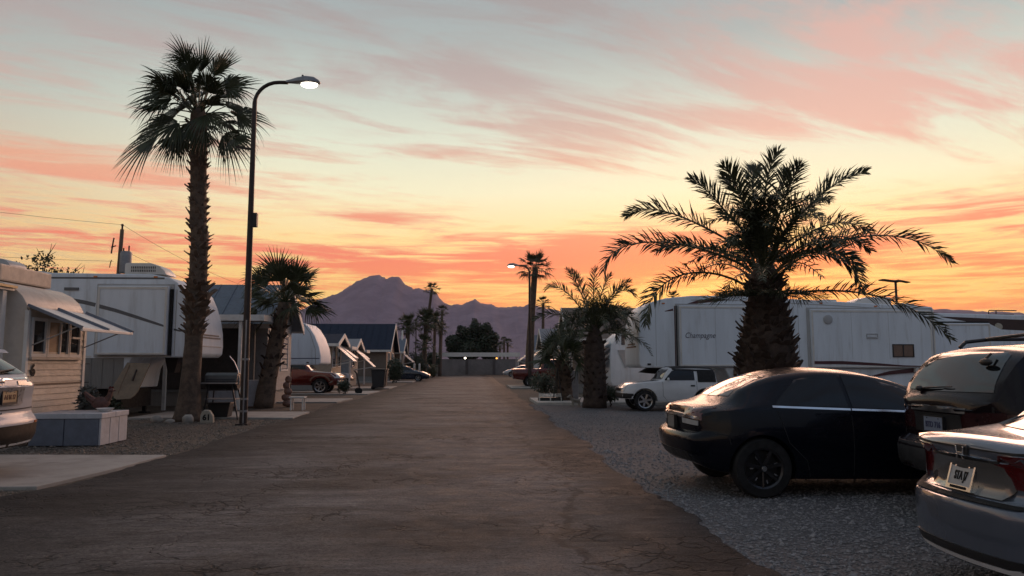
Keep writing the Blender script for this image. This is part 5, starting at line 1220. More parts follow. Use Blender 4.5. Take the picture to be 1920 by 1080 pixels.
wire('thin upper power line running from the utility pole out of frame to the left', (-20, 43, 9.4), (-46, 30, 12.0), .6)
wire('lower power line sagging from the transformer to the left', (-20.4, 43, 7.3), (-44, 36, 8.8), .5)
wire('power line falling from the pole top behind the tall palm', (-20, 43, 9.4), (-14.5, 62, 6.8), .7)
wire('second power line leaving the transformer behind the tall palm', (-19.6, 43, 7.8), (-14.8, 60, 6.0), .5)
# ------------------------------------------------------------------ plants
M_FAN = mat('fan_palm_leaf', (.040, .052, .020), .5, var=.3, vscale=3); M_PIN = mat('date_palm_leaf', (.046, .054, .024), .48, var=.3, vscale=3)
M_BARK = mat('palm_bark', (.10, .070, .050), .85, var=.35, vscale=7, bump=.8, bscale=18); M_BOOT = mat('palm_boot', (.125, .088, .064), .8, var=.35, vscale=9, bump=.5, bscale=30)
M_DBOOT = mat('date_boot', (.050, .033, .025), .85, var=.4, vscale=6, bump=.6, bscale=30)
M_DEADF = mat('dry_leaf', (.16, .115, .07), .7, var=.3, vscale=4)
M_LEAFD = mat('dark_leaf', (.028, .040, .018), .6, var=.35, vscale=1.5); M_LEAFO = mat('olive_leaf', (.075, .078, .035), .6, var=.35, vscale=2); M_TRUNK = mat('tree_bark', (.07, .055, .042), .9, var=.3, bump=.6)
def fan_leaf(mb, p0, hub, d, Rr, droop, rnd, nseg=28, A=1.45, nrm=None):
    p0, hub, d = Vector(p0), Vector(hub), Vector(d).normalized()
    ctl = (p0+hub)/2+Vector((0, 0, (hub-p0).length*.10))
    pet = [(1-q)**2*p0+2*q*(1-q)*ctl+q*q*hub for q in (0, .33, .66, 1)]
    mb.tube(pet, [.028, .02, .016, .012], 5)
    n = Vector(nrm) if nrm is not None else Vector((0, 0, 1))
    n = n-d*n.dot(d)
    n = n.normalized() if n.length > .05 else d.orthogonal().normalized()
    s = d.cross(n).normalized(); rs = (0.04, .22, .42, .60, .76, .90, 1.0); dth = 2*A/nseg
    for k in range(nseg):
        dq = droop
        th = -A+dth*(k+.5)+rnd.uniform(-.01, .01); ln = Rr*(.70+.30*math.cos(th*.75))*rnd.uniform(.90, 1.06)
        dr = d*math.cos(th)+s*math.sin(th); tw = n*(.022 if k % 2 else -.022); curl = rnd.uniform(.75, 1.35); dq = droop*(.3+.75*min(1, abs(th)/.8))
        sd = dr.cross(n).normalized(); vs = []
        for q in rs:
            r = q*ln; w = r*dth*.52 if q <= .43 else .43*ln*dth*.46*max(.05, (1-(q-.43)/.57))**.9
            w = max(w, .003)
            c = hub+dr*r*(1-.26*dq*q*q) + n*(abs(th)*.10*r) + Vector((0, 0, -dq*curl*ln*(max(0, q-.3))**1.7*.95))
            vs += [c+sd*w+tw*q*(1-q)*2, c-sd*w-tw*q*(1-q)*2]
        mb.add(vs, [(2*i, 2*i+1, 2*i+3, 2*i+2) for i in range(len(rs)-1)])
def frond(mb, pts, rnd, Lm=.42, n=52, V=.45, w=.013, rw=.03, t0=.16):
    """pinnate frond along a bezier through 3 or 4 control points"""
    pts = [Vector(p) for p in pts]
    def bz(t):
        a = pts
        while len(a) > 1: a = [a[i]*(1-t)+a[i+1]*t for i in range(len(a)-1)]
        return a[0]
    K = 12; path = [bz(k/K) for k in range(K+1)]
    mb.tube(path, [rw*(1-.85*k/K) for k in range(K+1)], 5)
    for k in range(n):
        t = t0+(1-t0)*(k+rnd.random()*.5)/n; c = bz(t); tg = (bz(min(1, t+.02))-bz(max(0, t-.02))).normalized()
        sd = tg.cross(Vector((0, 0, 1)))
        sd = sd.normalized() if sd.length > .1 else tg.orthogonal().normalized()
        up = sd.cross(tg).normalized()
        ll = Lm*(.35+.65*min(1, (t-t0)/.18))*(1 if t < .62 else 1-.62*((t-.62)/.38)**1.2)*rnd.uniform(.85, 1.12)
        ang = 1.05-.55*t
        for s in (-1, 1):
            ph = rnd.choice((-1, -.5, .1, .6, 1.))*rnd.uniform(.7, 1.2); s2_ = sd*s*math.cos(ph)+up*math.sin(ph)
            dr = (s2_*math.sin(ang)+tg*math.cos(ang)+up*V*.35).normalized()
            dr2 = (dr+Vector((0, 0, -.15-.5*rnd.random()**2))).normalized(); wv = tg.cross(dr).cross(dr).normalized()*w
            m_ = c+dr*ll*.5; e = c+dr*ll*.5+dr2*ll*.5
            mb.add([c+wv*.6, c-wv*.6, m_-wv, m_+wv, e], [(0, 1, 2, 3), (3, 2, 4)])
def stub_mesh(l, w, th, fork=False):
    """leaf base: thick at the root, thin ragged tip; points along +x and up"""
    b = MB().add([(0, -w, -l*.25), (0, w, -l*.25), (0, w*.9, l*.25), (0, -w*.9, l*.25), (l*.55, -w*.62, l*.35), (l*.55, w*.62, l*.35), (l*.50, w*.55, l*.52), (l*.50, -w*.55, l*.52), (l, -w*.42, l*.80), (l*.9, w*.5, l*.9)],
        [(0, 1, 5, 4), (4, 5, 9, 8), (1, 2, 6, 5), (3, 0, 4, 7), (2, 3, 7, 6), (6, 7, 8, 9), (5, 6, 9), (7, 4, 8), (3, 2, 1, 0)])
    return b.mesh('leaf_stub')
def stubs(trunk, path, rad, z0, z1, rows, per, me_list, rnd, m, scale=lambda z: 1, tilt=0):
    for i in range(rows):
        z = z0+(z1-z0)*(i+.5)/rows
        for j in range(per):
            a = 2*math.pi*(j+(i % 2)*.5+rnd.uniform(-.3, .3))/per + i*.13; c = path(z)
            if rnd.random() < .10: continue
            o = obj('leaf_stub', rnd.choice(me_list), m, trunk, (c[0]+math.cos(a)*rad(z)*.93, c[1]+math.sin(a)*rad(z)*.93, z+rnd.uniform(-.05, .05)))
            k = scale(z)*rnd.uniform(.55, 1.35); o.scale = (k, k, k); o.rotation_euler = (rnd.uniform(-.25, .25), rnd.uniform(-.25, .25)+tilt, a)
def bumpy_trunk(path, rad, zs, n=18, amp=.05, seed=1):
    rnd = random.Random(seed); b = MB(); vs = []
    for z in zs:
        c = path(z); 
        for j in range(n):
            a = 2*math.pi*j/n; r = rad(z)*(1+rnd.uniform(-amp, amp)); vs.append((c[0]+r*math.cos(a), c[1]+r*math.sin(a), z))
    m = len(zs); b.add(vs, [(i*n+j, i*n+(j+1) % n, (i+1)*n+(j+1) % n, (i+1)*n+j) for i in range(m-1) for j in range(n)]+[tuple(range(n)), tuple(range((m-1)*n, m*n))])
    return b

# ---- the tall fan palm by the lamp
rnd = random.Random(21)
p1 = thing('palm_tree', 'tall fan palm with rough trunk beside the lamp post on the left', 'palm tree', (-7.49, 20.4, 0))
path = lambda z: (-.06+.12*math.sin(z*.33)-.012*z*(z > 5), 0)
rad = smoothtab([(0, .40), (.25, .33), (.8, .27), (1.6, .235), (2.3, .225), (3.2, .235), (5, .22), (7, .205), (8.2, .22), (8.5, .16)])
tk = bumpy_trunk(path, rad, [0, .1, .25, .5, .8]+[1.1+.3*k for k in range(24)]+[8.3, 8.5], 20, .05, 4).build('trunk', M_BARK, p1, smooth='all')
st = [stub_mesh(.16, .085, .03), stub_mesh(.20, .075, .03), stub_mesh(.13, .09, .03)]
stubs(tk, path, rad, 2.25, 3.75, 9, 10, st, rnd, M_BOOT, lambda z: 1.35 if 2.7 < z < 3.6 else .9)
stubs(tk, path, rad, 3.75, 8.1, 23, 9, st, rnd, M_BOOT, lambda z: .72)
C0 = Vector((path(8.4)[0], 0, 8.35)); u_ = .00378
def cc(x, y, dy=0): return Vector(((x-650)*u_ - .05, dy, 8.49-(y-560)*u_))
hand = [((720, 290), (785, 40), .25, .2), ((650, 300), (690, 60), -.2, .2), ((545, 330), (425, 115), .1, .3), ((600, 320), (560, 110), -.4, .5), ((440, 430), (140, 280), .15, .65), ((470, 500), (190, 560), -.3, .9), ((450, 580), (130, 650), .35, .9),
        ((350, 745), (40, 950), .1, .7), ((430, 720), (380, 930), .55, .6), ((800, 400), (1040, 255), .2, .6), ((840, 430), (1080, 350), -.35, .8), ((820, 545), (980, 560), .5, .9), ((900, 600), (1180, 630), .05, .95), ((790, 720), (1000, 900), .3, .8), ((920, 800), (1100, 880), -.4, .95), ((540, 690), (300, 860), -.5, .7),
        ((740, 640), (860, 820), -.6, .8), ((580, 250), (500, 100), -.5, .5), ((760, 330), (930, 180), -.4, .5), ((600, 420), (500, 300), .6, .6), ((720, 430), (830, 320), .6, .6), ((650, 400), (660, 220), .5, .4), ((540, 480), (330, 420), .6, .8), ((780, 490), (960, 450), .6, .8), ((560, 600), (420, 640), .7, .9), ((740, 600), (860, 650), .7, .9)]
for (hb, tp, dy, dr) in hand:
    b = MB(); h_ = cc(*hb, dy*.8); t_ = cc(*tp, dy*1.8); d = t_-h_; 
    fan_leaf(b, C0+Vector((0, 0, rnd.uniform(-.35, .1))), h_, d, max(.85, d.length*1.12), dr, rnd, 28, .95 if dr < .55 else 1.2, nrm=(rnd.uniform(-.25, .25), rnd.choice((-.9, -.6)), .5)); b.build('leaf', M_FAN, p1)
for k in range(11):
    a = rnd.choice([1, -1])*math.pi/2+rnd.uniform(-.95, .95); el = rnd.uniform(-.45, .85); v = Vector((math.cos(a)*math.cos(el), math.sin(a)*math.cos(el), math.sin(el)))
    h_ = C0+v*rnd.uniform(.75, 1.05); b = MB(); fan_leaf(b, C0, h_, v+Vector((0, 0, .1)), rnd.uniform(.85, 1.05), .45 if el > .8 else .9, rnd, 26, 1.3, nrm=(0, 0, 1) if el < .8 else (0, -1, .2)); b.build('leaf', M_FAN, p1)
for k in range(9):   # leaves reaching towards the road end of the crown
    a = -math.pi/2+rnd.uniform(-.9, .9); el = .1+.12*k; v = Vector((math.cos(a)*math.cos(el), math.sin(a)*math.cos(el), math.sin(el)))
    b = MB(); fan_leaf(b, C0, C0+v*rnd.uniform(.45, .7), v+Vector((0, 0, .2)), rnd.uniform(.75, .95), .6, rnd, 26, 1.35, nrm=(rnd.uniform(-.4, .4), -.5, .8)); b.build('leaf', M_FAN, p1)
for (a, l) in ((2.9, .9), (3.6, .8), (.2, .8), (5.5, .9), (4.6, .8)):
    h_ = C0+Vector((math.cos(a)*.45, math.sin(a)*.45, -.55)); b = MB(); fan_leaf(b, C0-Vector((0, 0, .3)), h_, (math.cos(a)*.4, math.sin(a)*.4, -1), l, .6, rnd, 18, .8); b.build('dry_leaf', M_FAN, p1)

# ---- leaning fan palm
def small_fan_palm(label, loc, top, r0, r1, Rr, nl, seed, bark=True, up=0., mt=None, nseg=22, pet=.6):
    rnd = random.Random(seed); t = thing('palm_tree', label, 'palm tree', loc); h = top[2]
    path = lambda z: (top[0]*(z/h)**1.2, top[1]*(z/h)); rad = smoothtab([(0, r0*1.15), (h*.15, r0), (h*.6, (r0+r1)/2), (h, r1)])
    tk = bumpy_trunk(path, rad, [h*k/14 for k in range(15)], 14, .08, seed).build('trunk', mt or M_BARK, t, smooth='all')
    if bark: stubs(tk, path, rad, h*.25, h*.98, 8, 7, [stub_mesh(.15, .08, .03)], rnd, M_DBOOT, lambda z: 1)
    C = Vector((top[0], top[1], h))
    for k in range(nl):
        a = 2.4*k+rnd.uniform(-.3, .3); el = 1.35-1.75*((k+.5)/nl)+up+rnd.uniform(-.12, .12); v = Vector((math.cos(a)*math.cos(el), math.sin(a)*math.cos(el), math.sin(el)))
        b = MB(); fan_leaf(b, C, C+v*Rr*pet*rnd.uniform(.55, 1.1), v+Vector((0, 0, .12)), Rr*rnd.uniform(.55, .72), .2 if el > .8 else .7, rnd, nseg, 1.25, nrm=(rnd.uniform(-.9, .9), rnd.uniform(-1.3, .5), .8)); b.build('leaf', M_FAN, t)
    return t
small_fan_palm('short fan palm with leaning trunk in front of the white trailer', (-7.22, 26.4, 0), (.62, 0, 3.65), .31, .22, 1.62, 36, 31, nseg=20)
small_fan_palm('bushy low fan palm beside the short date palm on the right', (3.58, 29.3, .1), (-.12, -.1, 1.55), .30, .26, 1.25, 34, 37, up=.15)

# ---- the stout date palm
rnd = random.Random(44)
p3 = thing('palm_tree', 'stout date palm with thick dark trunk behind the black car', 'palm tree', (6.38, 16.0, 0))
path = lambda z: (.0, 0); rad = smoothtab([(0, .58), (.8, .60), (1.5, .585), (2.1, .53), (2.6, .43), (3.0, .35), (3.5, .27), (3.8, .12)])
tk = bumpy_trunk(path, rad, [0, .4]+[.7+.2*k for k in range(15)]+[3.8], 22, .06, 9).build('trunk', M_DBOOT, p3, smooth='all')
st3 = [stub_mesh(.19, .13, .05), stub_mesh(.22, .11, .05), stub_mesh(.15, .14, .05)]
stubs(tk, path, rad, .75, 2.75, 13, 18, st3, rnd, M_DBOOT, lambda z: .95 if z < 2 else .8)
stubs(tk, path, rad, 2.75, 3.4, 4, 13, st3, rnd, M_DBOOT, lambda z: .9)
q_ = lambda x, y: (x*.004056-3.776, 6.258-y*.004056)
H3 = [  # tip, via..., base in crown coordinates (x, z), tip depth
 ((205, 350), (330, 250), (560, 380), (800, 540), .5), ((30, 690), (60, 480), (470, 480), (820, 640), -.5), ((228, 975), (230, 740), (520, 600), (830, 750), -.9), ((565, 135), (660, 190), (740, 360), (870, 500), .4), ((675, 122), (760, 170), (800, 300), (890, 480), -.5),
 ((762, 112), (830, 180), (860, 300), (910, 480), .6), ((1003, 25), (950, 90), (920, 260), (930, 500), -.3), ((955, 55), (905, 110), (890, 260), (925, 500), .5), ((1112, 100), (1080, 130), (1010, 280), (960, 500), .2), ((1085, 120), (1060, 160), (1030, 300), (970, 500), -.6),
 ((1485, 132), (1330, 150), (1170, 300), (1000, 530), -.3), ((1392, 235), (1300, 220), (1180, 330), (1000, 520), .7), ((1605, 440), (1480, 330), (1240, 380), (1010, 590), .5), ((1912, 630), (1760, 430), (1380, 420), (1020, 640), -.4), ((1345, 800), (1370, 600), (1220, 520), (1000, 620), -.9), ((1300, 700), (1290, 560), (1180, 540), (1000, 610), -1.2),
 ((1855, 1045), (1700, 830), (1420, 730), (1000, 800), -.6), ((640, 560), (700, 470), (780, 500), (880, 600), -1.3), ((1650, 520), (1500, 400), (1280, 440), (1010, 610), .9), ((420, 520), (470, 470), (640, 500), (830, 620), 1.2)]
for (tp, v1, v2, bs, dy) in H3:
    P = [Vector((q_(*bs)[0], 0, q_(*bs)[1])), Vector((q_(*v2)[0], dy*.35, q_(*v2)[1])), Vector((q_(*v1)[0], dy*.75, q_(*v1)[1])), Vector((q_(*tp)[0], dy, q_(*tp)[1]))]
    b = MB(); frond(b, P, rnd, .50, 66, .5, w=.0155); b.build('frond', M_PIN, p3)
for k in range(34):
    a = rnd.choice((1, -1))*math.pi/2+rnd.uniform(-.75, .75); el = rnd.uniform(.25, 1.45); L = rnd.uniform(1.5, 2.3)
    v = Vector((math.cos(a)*math.cos(el), math.sin(a)*math.cos(el), math.sin(el))); o = Vector((math.cos(a)*.18, math.sin(a)*.18, rnd.uniform(3.2, 3.75)))
    P = [o, o+v*L*.4, o+v*L*.8, o+v*L*.95+Vector((math.cos(a)*.35*L, math.sin(a)*.35*L, -.35*L))]
    b = MB(); frond(b, P, rnd, .42, 44, .5, w=.014); b.build('frond', M_PIN, p3)
for k in range(16):   # ragged lower skirt
    a = rnd.uniform(0, 6.28); o = Vector((math.cos(a)*.3, math.sin(a)*.3, 3.0)); v = Vector((math.cos(a), math.sin(a), .15)); L = rnd.uniform(.9, 1.6)
    b = MB(); frond(b, [o, o+v*L*.5, o+v*L*.9+Vector((0, 0, -.25))], rnd, .34, 26, .4, w=.008, t0=.05); b.build('frond', M_PIN, p3)

# ---- short date palm
rnd = random.Random(52)
p4 = thing('palm_tree', 'short date palm with bare reddish trunk left of the white off-roader', 'palm tree', (4.2, 25.9, 0))
rad = smoothtab([(0, .44), (.5, .40), (1.3, .37), (2.0, .36), (2.5, .24), (2.9, .12)])
tk = bumpy_trunk(path, rad, [.16*k for k in range(19)], 18, .07, 13).build('trunk', M_DBOOT, p4, smooth='all'); stubs(tk, path, rad, .3, 2.3, 10, 11, [stub_mesh(.14, .10, .04)], rnd, M_DBOOT, lambda z: .8)
g_ = lambda x, y: ((x-1115)*.0191, 1.5+(683-y)*.0191)
for (tp, v1, v2, dy) in [((1028, 545), (1050, 525), (1085, 560), .4), ((1062, 512), (1080, 530), (1100, 570), -.4), ((1078, 508), (1092, 530), (1108, 570), .5), ((1118, 508), (1112, 530), (1112, 570), -.2), ((1152, 515), (1138, 530), (1122, 570), .4), ((1196, 560), (1180, 525), (1140, 555), .2), ((1175, 535), (1158, 535), (1130, 570), -.6),
        ((1003, 603), (1030, 582), (1075, 590), .2), ((1190, 625), (1185, 580), (1145, 580), -.5), ((1045, 640), (1045, 590), (1085, 590), -.8), ((1165, 640), (1165, 595), (1140, 585), .8), ((1196, 590), (1175, 560), (1140, 570), .9)]:
    P = [Vector((0, 0, 2.65)), Vector((g_(*v2)[0], dy*.4, g_(*v2)[1])), Vector((g_(*v1)[0], dy*.8, g_(*v1)[1])), Vector((g_(*tp)[0], dy, g_(*tp)[1]))]
    b = MB(); frond(b, P, rnd, .42, 46, .5, w=.015); b.build('frond', M_PIN, p4)
for k in range(36):
    a = rnd.choice((1, -1))*math.pi/2+rnd.uniform(-1.3, 1.3); el = rnd.uniform(-.05, 1.4); L = rnd.uniform(1.2, 1.8); v = Vector((math.cos(a)*math.cos(el), math.sin(a)*math.cos(el), math.sin(el))); o = Vector((0, 0, rnd.uniform(2.4, 2.8)))
    b = MB(); frond(b, [o, o+v*L*.5, o+v*L*.9, o+v*L*.95+Vector((math.cos(a)*.3, math.sin(a)*.3, -.5*L))], rnd, .34, 34, .5, w=.012); b.build('frond', M_PIN, p4)

# ---- distant palms share a few crowns
def crown_mesh(seed, Rr, nl, nseg=11, droop=.8):
    rnd = random.Random(seed); b = MB()
    for k in range(nl):
        a = 2.4*k+rnd.uniform(-.3, .3); el = 1.3-1.9*((k+.5)/nl)+rnd.uniform(-.15, .15); v = Vector((math.cos(a)*math.cos(el), math.sin(a)*math.cos(el), math.sin(el)))
        fan_leaf(b, (0, 0, 0), v*Rr*.55*rnd.uniform(.8, 1.1), v+Vector((0, 0, .1)), Rr*rnd.uniform(.5, .66), .2 if el > .8 else droop, rnd, nseg, 1.2)
    return b.mesh('crown', recalc=False)
CR = [crown_mesh(61, 1.35, 26), crown_mesh(62, 1.2, 24), crown_mesh(63, 1.3, 30, 11, .95)]
def far_palm(label, base, top, r0, r1, ci, sc, rot, skirt=0.):
    t = thing('palm_tree', label, 'palm tree', base, 0, 'distant palms'); h = top[2]
    pth = lambda z: (top[0]*(z/h)**1.5, 0); rd = lambda z: r0+(r1-r0)*(z/h)
    bumpy_trunk(pth, rd, [h*k/9 for k in range(10)], 9, .08, ci+3).build('trunk', M_BARK, t, smooth='all')
    c = obj('crown', CR[ci], M_FAN, t, (top[0], 0, h)); c.scale = (sc,)*3; c.rotation_euler = (0, 0, rot)
    if skirt:
        s_ = obj('dry_skirt', CR[2], M_DEADF, t, (top[0], 0, h-.5)); s_.scale = (sc*.6, sc*.6, sc*skirt); s_.rotation_euler = (0, 0, rot+1)
    return t
far_palm('tall fan palm behind the far right street lamp', (3.95, 53.5, 0), (.45, 0, 8.35), .33, .20, 2, 1.15, .4)
far_palm('slim palm standing beyond the tall right palm', (7.0, 76, 0), (.1, 0, 7.6), .17, .14, 1, .85, 1.2)
far_palm('tall leaning palm with curved trunk left of the dark tree', (-6.3, 95, 0), (.95, 0, 10.9), .24, .17, 1, 1.0, 2.)
far_palm('palm with small crown right of the curved far palm', (-4.3, 97, 0), (.2, 0, 8.3), .2, .17, 0, .75, .3)
far_palm('bushy palm at the left edge of the far palm clump', (-7.1, 80, 0), (.1, 0, 5.6), .27, .22, 2, 1.15, .9, .9)
far_palm('broad palm in the middle of the far palm clump', (-5.6, 84, 0), (.3, 0, 6.3), .27, .22, 2, 1.35, 2.2, 1.)
far_palm('palm with pale bare trunk in the far clump', (-4.75, 90, 0), (.1, 0, 6.6), .2, .17, 0, 1.05, 1.1, .8)
far_palm('rightmost palm of the far clump beside the dark tree', (-4.2, 93, 0), (.1, 0, 6.0), .19, .16, 1, .95, 2.9, .8)
far_palm('short palm hanging low in the far clump', (-5.3, 82, 0), (-.1, 0, 3.6), .25, .22, 2, 1.1, 4.2)
far_palm('leftmost of the tiny palms beyond the carport', (4.9, 140, 0), (0, 0, 4.7), .2, .18, 0, .9, .5)
far_palm('middle one of the tiny palms beyond the carport', (5.6, 138, 0), (0, 0, 5.7), .2, .18, 1, .9, 1.5)
far_palm('right one of the tiny palms beyond the carport', (6.3, 139, 0), (0, 0, 5.3), .2, .18, 0, .9, 2.5)
far_palm('small dark palm top peeping over the right roofs', (9.3, 82, 0), (0, 0, 5.0), .2, .18, 1, .8, 3.1)
far_palm('little palm far behind the long right trailer roof', (20.6, 76, 0), (0, 0, 8.3), .2, .18, 1, .8, .1)

# ---- leafy trees and shrubs
def leaf_crown(blobs, n, size, rnd, flat=.6):
    vs = []; fs = []
    tot = sum(b[3]**2 for b in blobs)
    for (x, y, z, r, sz) in blobs:
        for _ in range(int(n*r*r/tot)):
            d = Vector((rnd.gauss(0, 1), rnd.gauss(0, 1), rnd.gauss(0, 1))).normalized()*r*(rnd.random()**.4); c = Vector((x+d.x, y+d.y, z+d.z*sz))
            u = Vector((rnd.gauss(0, 1), rnd.gauss(0, 1), rnd.gauss(0, flat))).normalized(); w = u.orthogonal().normalized(); s = size*rnd.uniform(.6, 1.4); o = len(vs)
            vs += [c-u*s, c+w*s*.45, c+u*s, c-w*s*.45]; fs.append((o, o+1, o+2, o+3))
    me = bpy.data.meshes.new('crown'); me.from_pydata(vs, [], fs); me.update(); return me
def limbs(t, base, blobs, r, rnd, m=None, fork=1.2):
    b = MB(); f = Vector((base[0], base[1], fork)); b.tube([base, (Vector(base)+f)/2+Vector((.05, 0, 0)), f], [r, r*.85, r*.7], 9)
    for q in blobs:
        e = Vector(q[:3]); mid = (f+e)/2+Vector((rnd.uniform(-.3, .3), rnd.uniform(-.3, .3), rnd.uniform(0, .4))); b.tube([f, mid, e], [r*.5, r*.3, r*.08], 6)
    return b.build('trunk', m or M_TRUNK, t, smooth=True)
rnd = random.Random(71)
bt = thing('leafy_tree', 'dark rounded evergreen tree rising behind the far carport', 'tree', (-.25, 112, 0))
bl = [(-2.3, 0, 4.4, 1.7, .9), (2.2, 0, 4.6, 1.8, .95), (0, .5, 4.6, 2.2, .9), (-1.2, 0, 6.0, 1.3, .9), (.5, 0, 6.6, 1.1, 1.25), (1.9, .3, 6.3, 1.3, .95), (.4, .2, 7.7, .55, 1.3), (2.2, 0, 7.1, .7, 1.), (3.1, 0, 5.4, 1.0, 1.), (-3.1, 0, 5.0, .9, .9), (-.4, -1, 3.4, 2.0, .7), (-1.8, 0, 6.9, .45, 1.), (-2.4, 0, 3.2, 1.5, .8), (2.5, 0, 3.2, 1.5, .8)]
limbs(bt, (0, 0, 0), bl, .35, rnd, fork=2.0); obj('crown', leaf_crown(bl, 15000, .20, rnd), M_LEAFD, bt)
lt = thing('leafy_tree', 'sparse olive-leaved tree top above the old trailer roof', 'tree', (-24.0, 42, 0))
bl = [(0, 0, 6.4, 1.3, .9), (1.4, 0, 6.1, 1.1, .7), (2.4, 0, 5.9, .9, .6), (-1.3, 0, 5.9, 1.2, .7), (-2.7, 0, 5.7, 1.1, .7), (.4, 0, 7.2, .6, .9), (-3.8, 0, 5.6, .8, .8), (0, 0, 5.0, 2.0, .7)]
limbs(lt, (0, 0, 0), bl, .2, rnd, fork=2.4); obj('crown', leaf_crown(bl, 2300, .10, rnd, 1.), M_LEAFO, lt)
tw = MB()
for k in range(46):
    q = rnd.choice(bl); a = Vector(q[:3]); e = a+Vector((rnd.uniform(-.9, .9), rnd.uniform(-.5, .5), rnd.uniform(.3, 1.0))); tw.tube([a, (a+e)/2+Vector((rnd.uniform(-.1, .1), 0, 0)), e], [.03, .02, .008], 4)
tw.build('twigs', M_TRUNK, lt)
def shrub(label, loc, r, h, n, size, m, seed, name='shrub'):
    rnd = random.Random(seed); t = thing(name, label, 'shrub', loc); bl = [(rnd.uniform(-.4, .4)*r, rnd.uniform(-.4, .4)*r, h*rnd.uniform(.35, .75), r*rnd.uniform(.5, .75), h/r*.5) for _ in range(5)]
    limbs(t, (0, 0, 0), bl, .05*r+.01, rnd, fork=h*.2); obj('foliage', leaf_crown(bl, n, size, rnd), m, t); return t
shrub('dark shrub under the far palm clump nearest the porch', (-6.0, 80, 0), 1.3, 2.6, 1800, .13, M_LEAFD, 81)
shrub('tall dark shrub in the far clump behind the dark car', (-5.3, 91, 0), 1.6, 3.4, 2200, .14, M_LEAFD, 82)
shrub('small shrub at the foot of the far palms', (-4.6, 84, 0), .8, 1.6, 900, .10, M_LEAFO, 83)
shrub('dark bush beside the dark blue car', (-6.4, 60.0, 0), .9, 2.3, 1400, .10, M_LEAFD, 84)
shrub('round clipped bush by the red pickup wheel', (-6.35, 37.6, 0), .42, .75, 1500, .04, M_LEAFD, 85)
shrub('leafy bush in front of the red truck on the right', (3.15, 33.0, 0), .75, 1.35, 1600, .06, M_LEAFD, 86)
shrub('dark low bush between the tracker bumper and date palm', (4.85, 26.6, 0), .45, .8, 900, .05, M_LEAFD, 87)['label'] = 'dark low bush between the white off-roader and the date palm'
# ------------------------------------------------------------------ yard things
bx = thing('storage_chest', 'pale painted chest with seamed side panels beside the silver car', 'chest', (-7.42, 14.85, 0), R(1))
M_CHEST = mat('pale_chest', (.46, .47, .50), .55, var=.1, dirt=((.25, .24, .24), 3., .5))
M_CHESTB = mat('slate_blue_chest', (.13, .15, .19), .55, var=.12)
MB().box(-.66, .56, -.58, .50, .02, .50).build('core', M_TRIM, bx)
for i in range(2): MB().box(-.68+i*.62, -.075+i*.62, -.605, -.57, .02, .50).build('front_panel', M_CHESTB, bx, bevel=.006)
for i in range(3): MB().box(.55, .585, -.60+i*.37, -.25+i*.37, .02, .50).build('side_panel', M_CHEST, bx, bevel=.006)
for i in range(2): MB().box(-.70, .60, -.62+i*.57, -.06+i*.57, .505, .60).build('lid', M_CHEST, bx, bevel=.01)
rnd = random.Random(91)
def potted(label, loc, r, h, m, seed, pot=True, n=700, size=.05, cat='plant'):
    rnd = random.Random(seed); t = thing('potted_plant', label, cat, loc)
    MB().lathe([(.001, 0), (r*.45, 0), (r*.62, h*.28), (r*.66, h*.30), (.001, h*.30)], 16).build('pot', M_STONE, t, smooth=40)
    bl = [(rnd.uniform(-.3, .3)*r, rnd.uniform(-.3, .3)*r, h*rnd.uniform(.4, .8), r*.55, 1.1) for _ in range(4)]+[(0, 0, h*.9, r*.25, 1.3)]
    obj('foliage', leaf_crown(bl, n, size, rnd), m, t); return t
potted('grey-green pointed plant behind the pale chest', (-7.75, 15.55, 0), .40, 1.05, mat('grey_leaf', (.10, .105, .09), .7, var=.3), 92)
potted('dark leafy pot plant beside the pointed one behind the chest', (-7.38, 15.75, 0), .36, .85, M_LEAFD, 93)
# garden bird on the chest
gb = thing('bird_ornament', 'reddish brown bird ornament on the pale chest', 'ornament', (-7.28, 15.15, .60), R(20))
M_ORN = mat('rusty_ornament', (.10, .045, .035), .6, var=.4, vscale=14)
MB().ball((0, 0, .15), (.17, .10, .12), 12, 8).tube([(.10, 0, .20), (.15, 0, .29), (.16, 0, .36)], [.07, .05, .045], 8).ball((.17, 0, .39), (.055, .045, .05)).tube([(.20, 0, .39), (.26, 0, .38)], [.02, .004], 6).tube([(-.12, 0, .19), (-.22, 0, .27), (-.29, 0, .37)], [.07, .06, .02], 8).tube([(0, .03, 0), (0, .03, .08)], .012, 6).tube([(0, -.03, 0), (0, -.03, .08)], .012, 6).build('bird_body', M_ORN, gb, smooth=True)
MB().prism([(.12, .43), (.22, .43), (.20, .47), (.17, .455), (.15, .48), (.13, .45)], 'y', -.008, .008).build('comb', M_RED, gb)
wb = MB().lathe([(.001, 0), (.08, 0), (.15, .06), (.16, .07), (.14, .065), (.08, .02), (.001, .02)], 18).build('bowl', M_WPAINT, None, smooth=40, loc=(-7.0, 14.75, .60)); tag(wb, 'small white bowl on top of the pale chest', 'bowl')

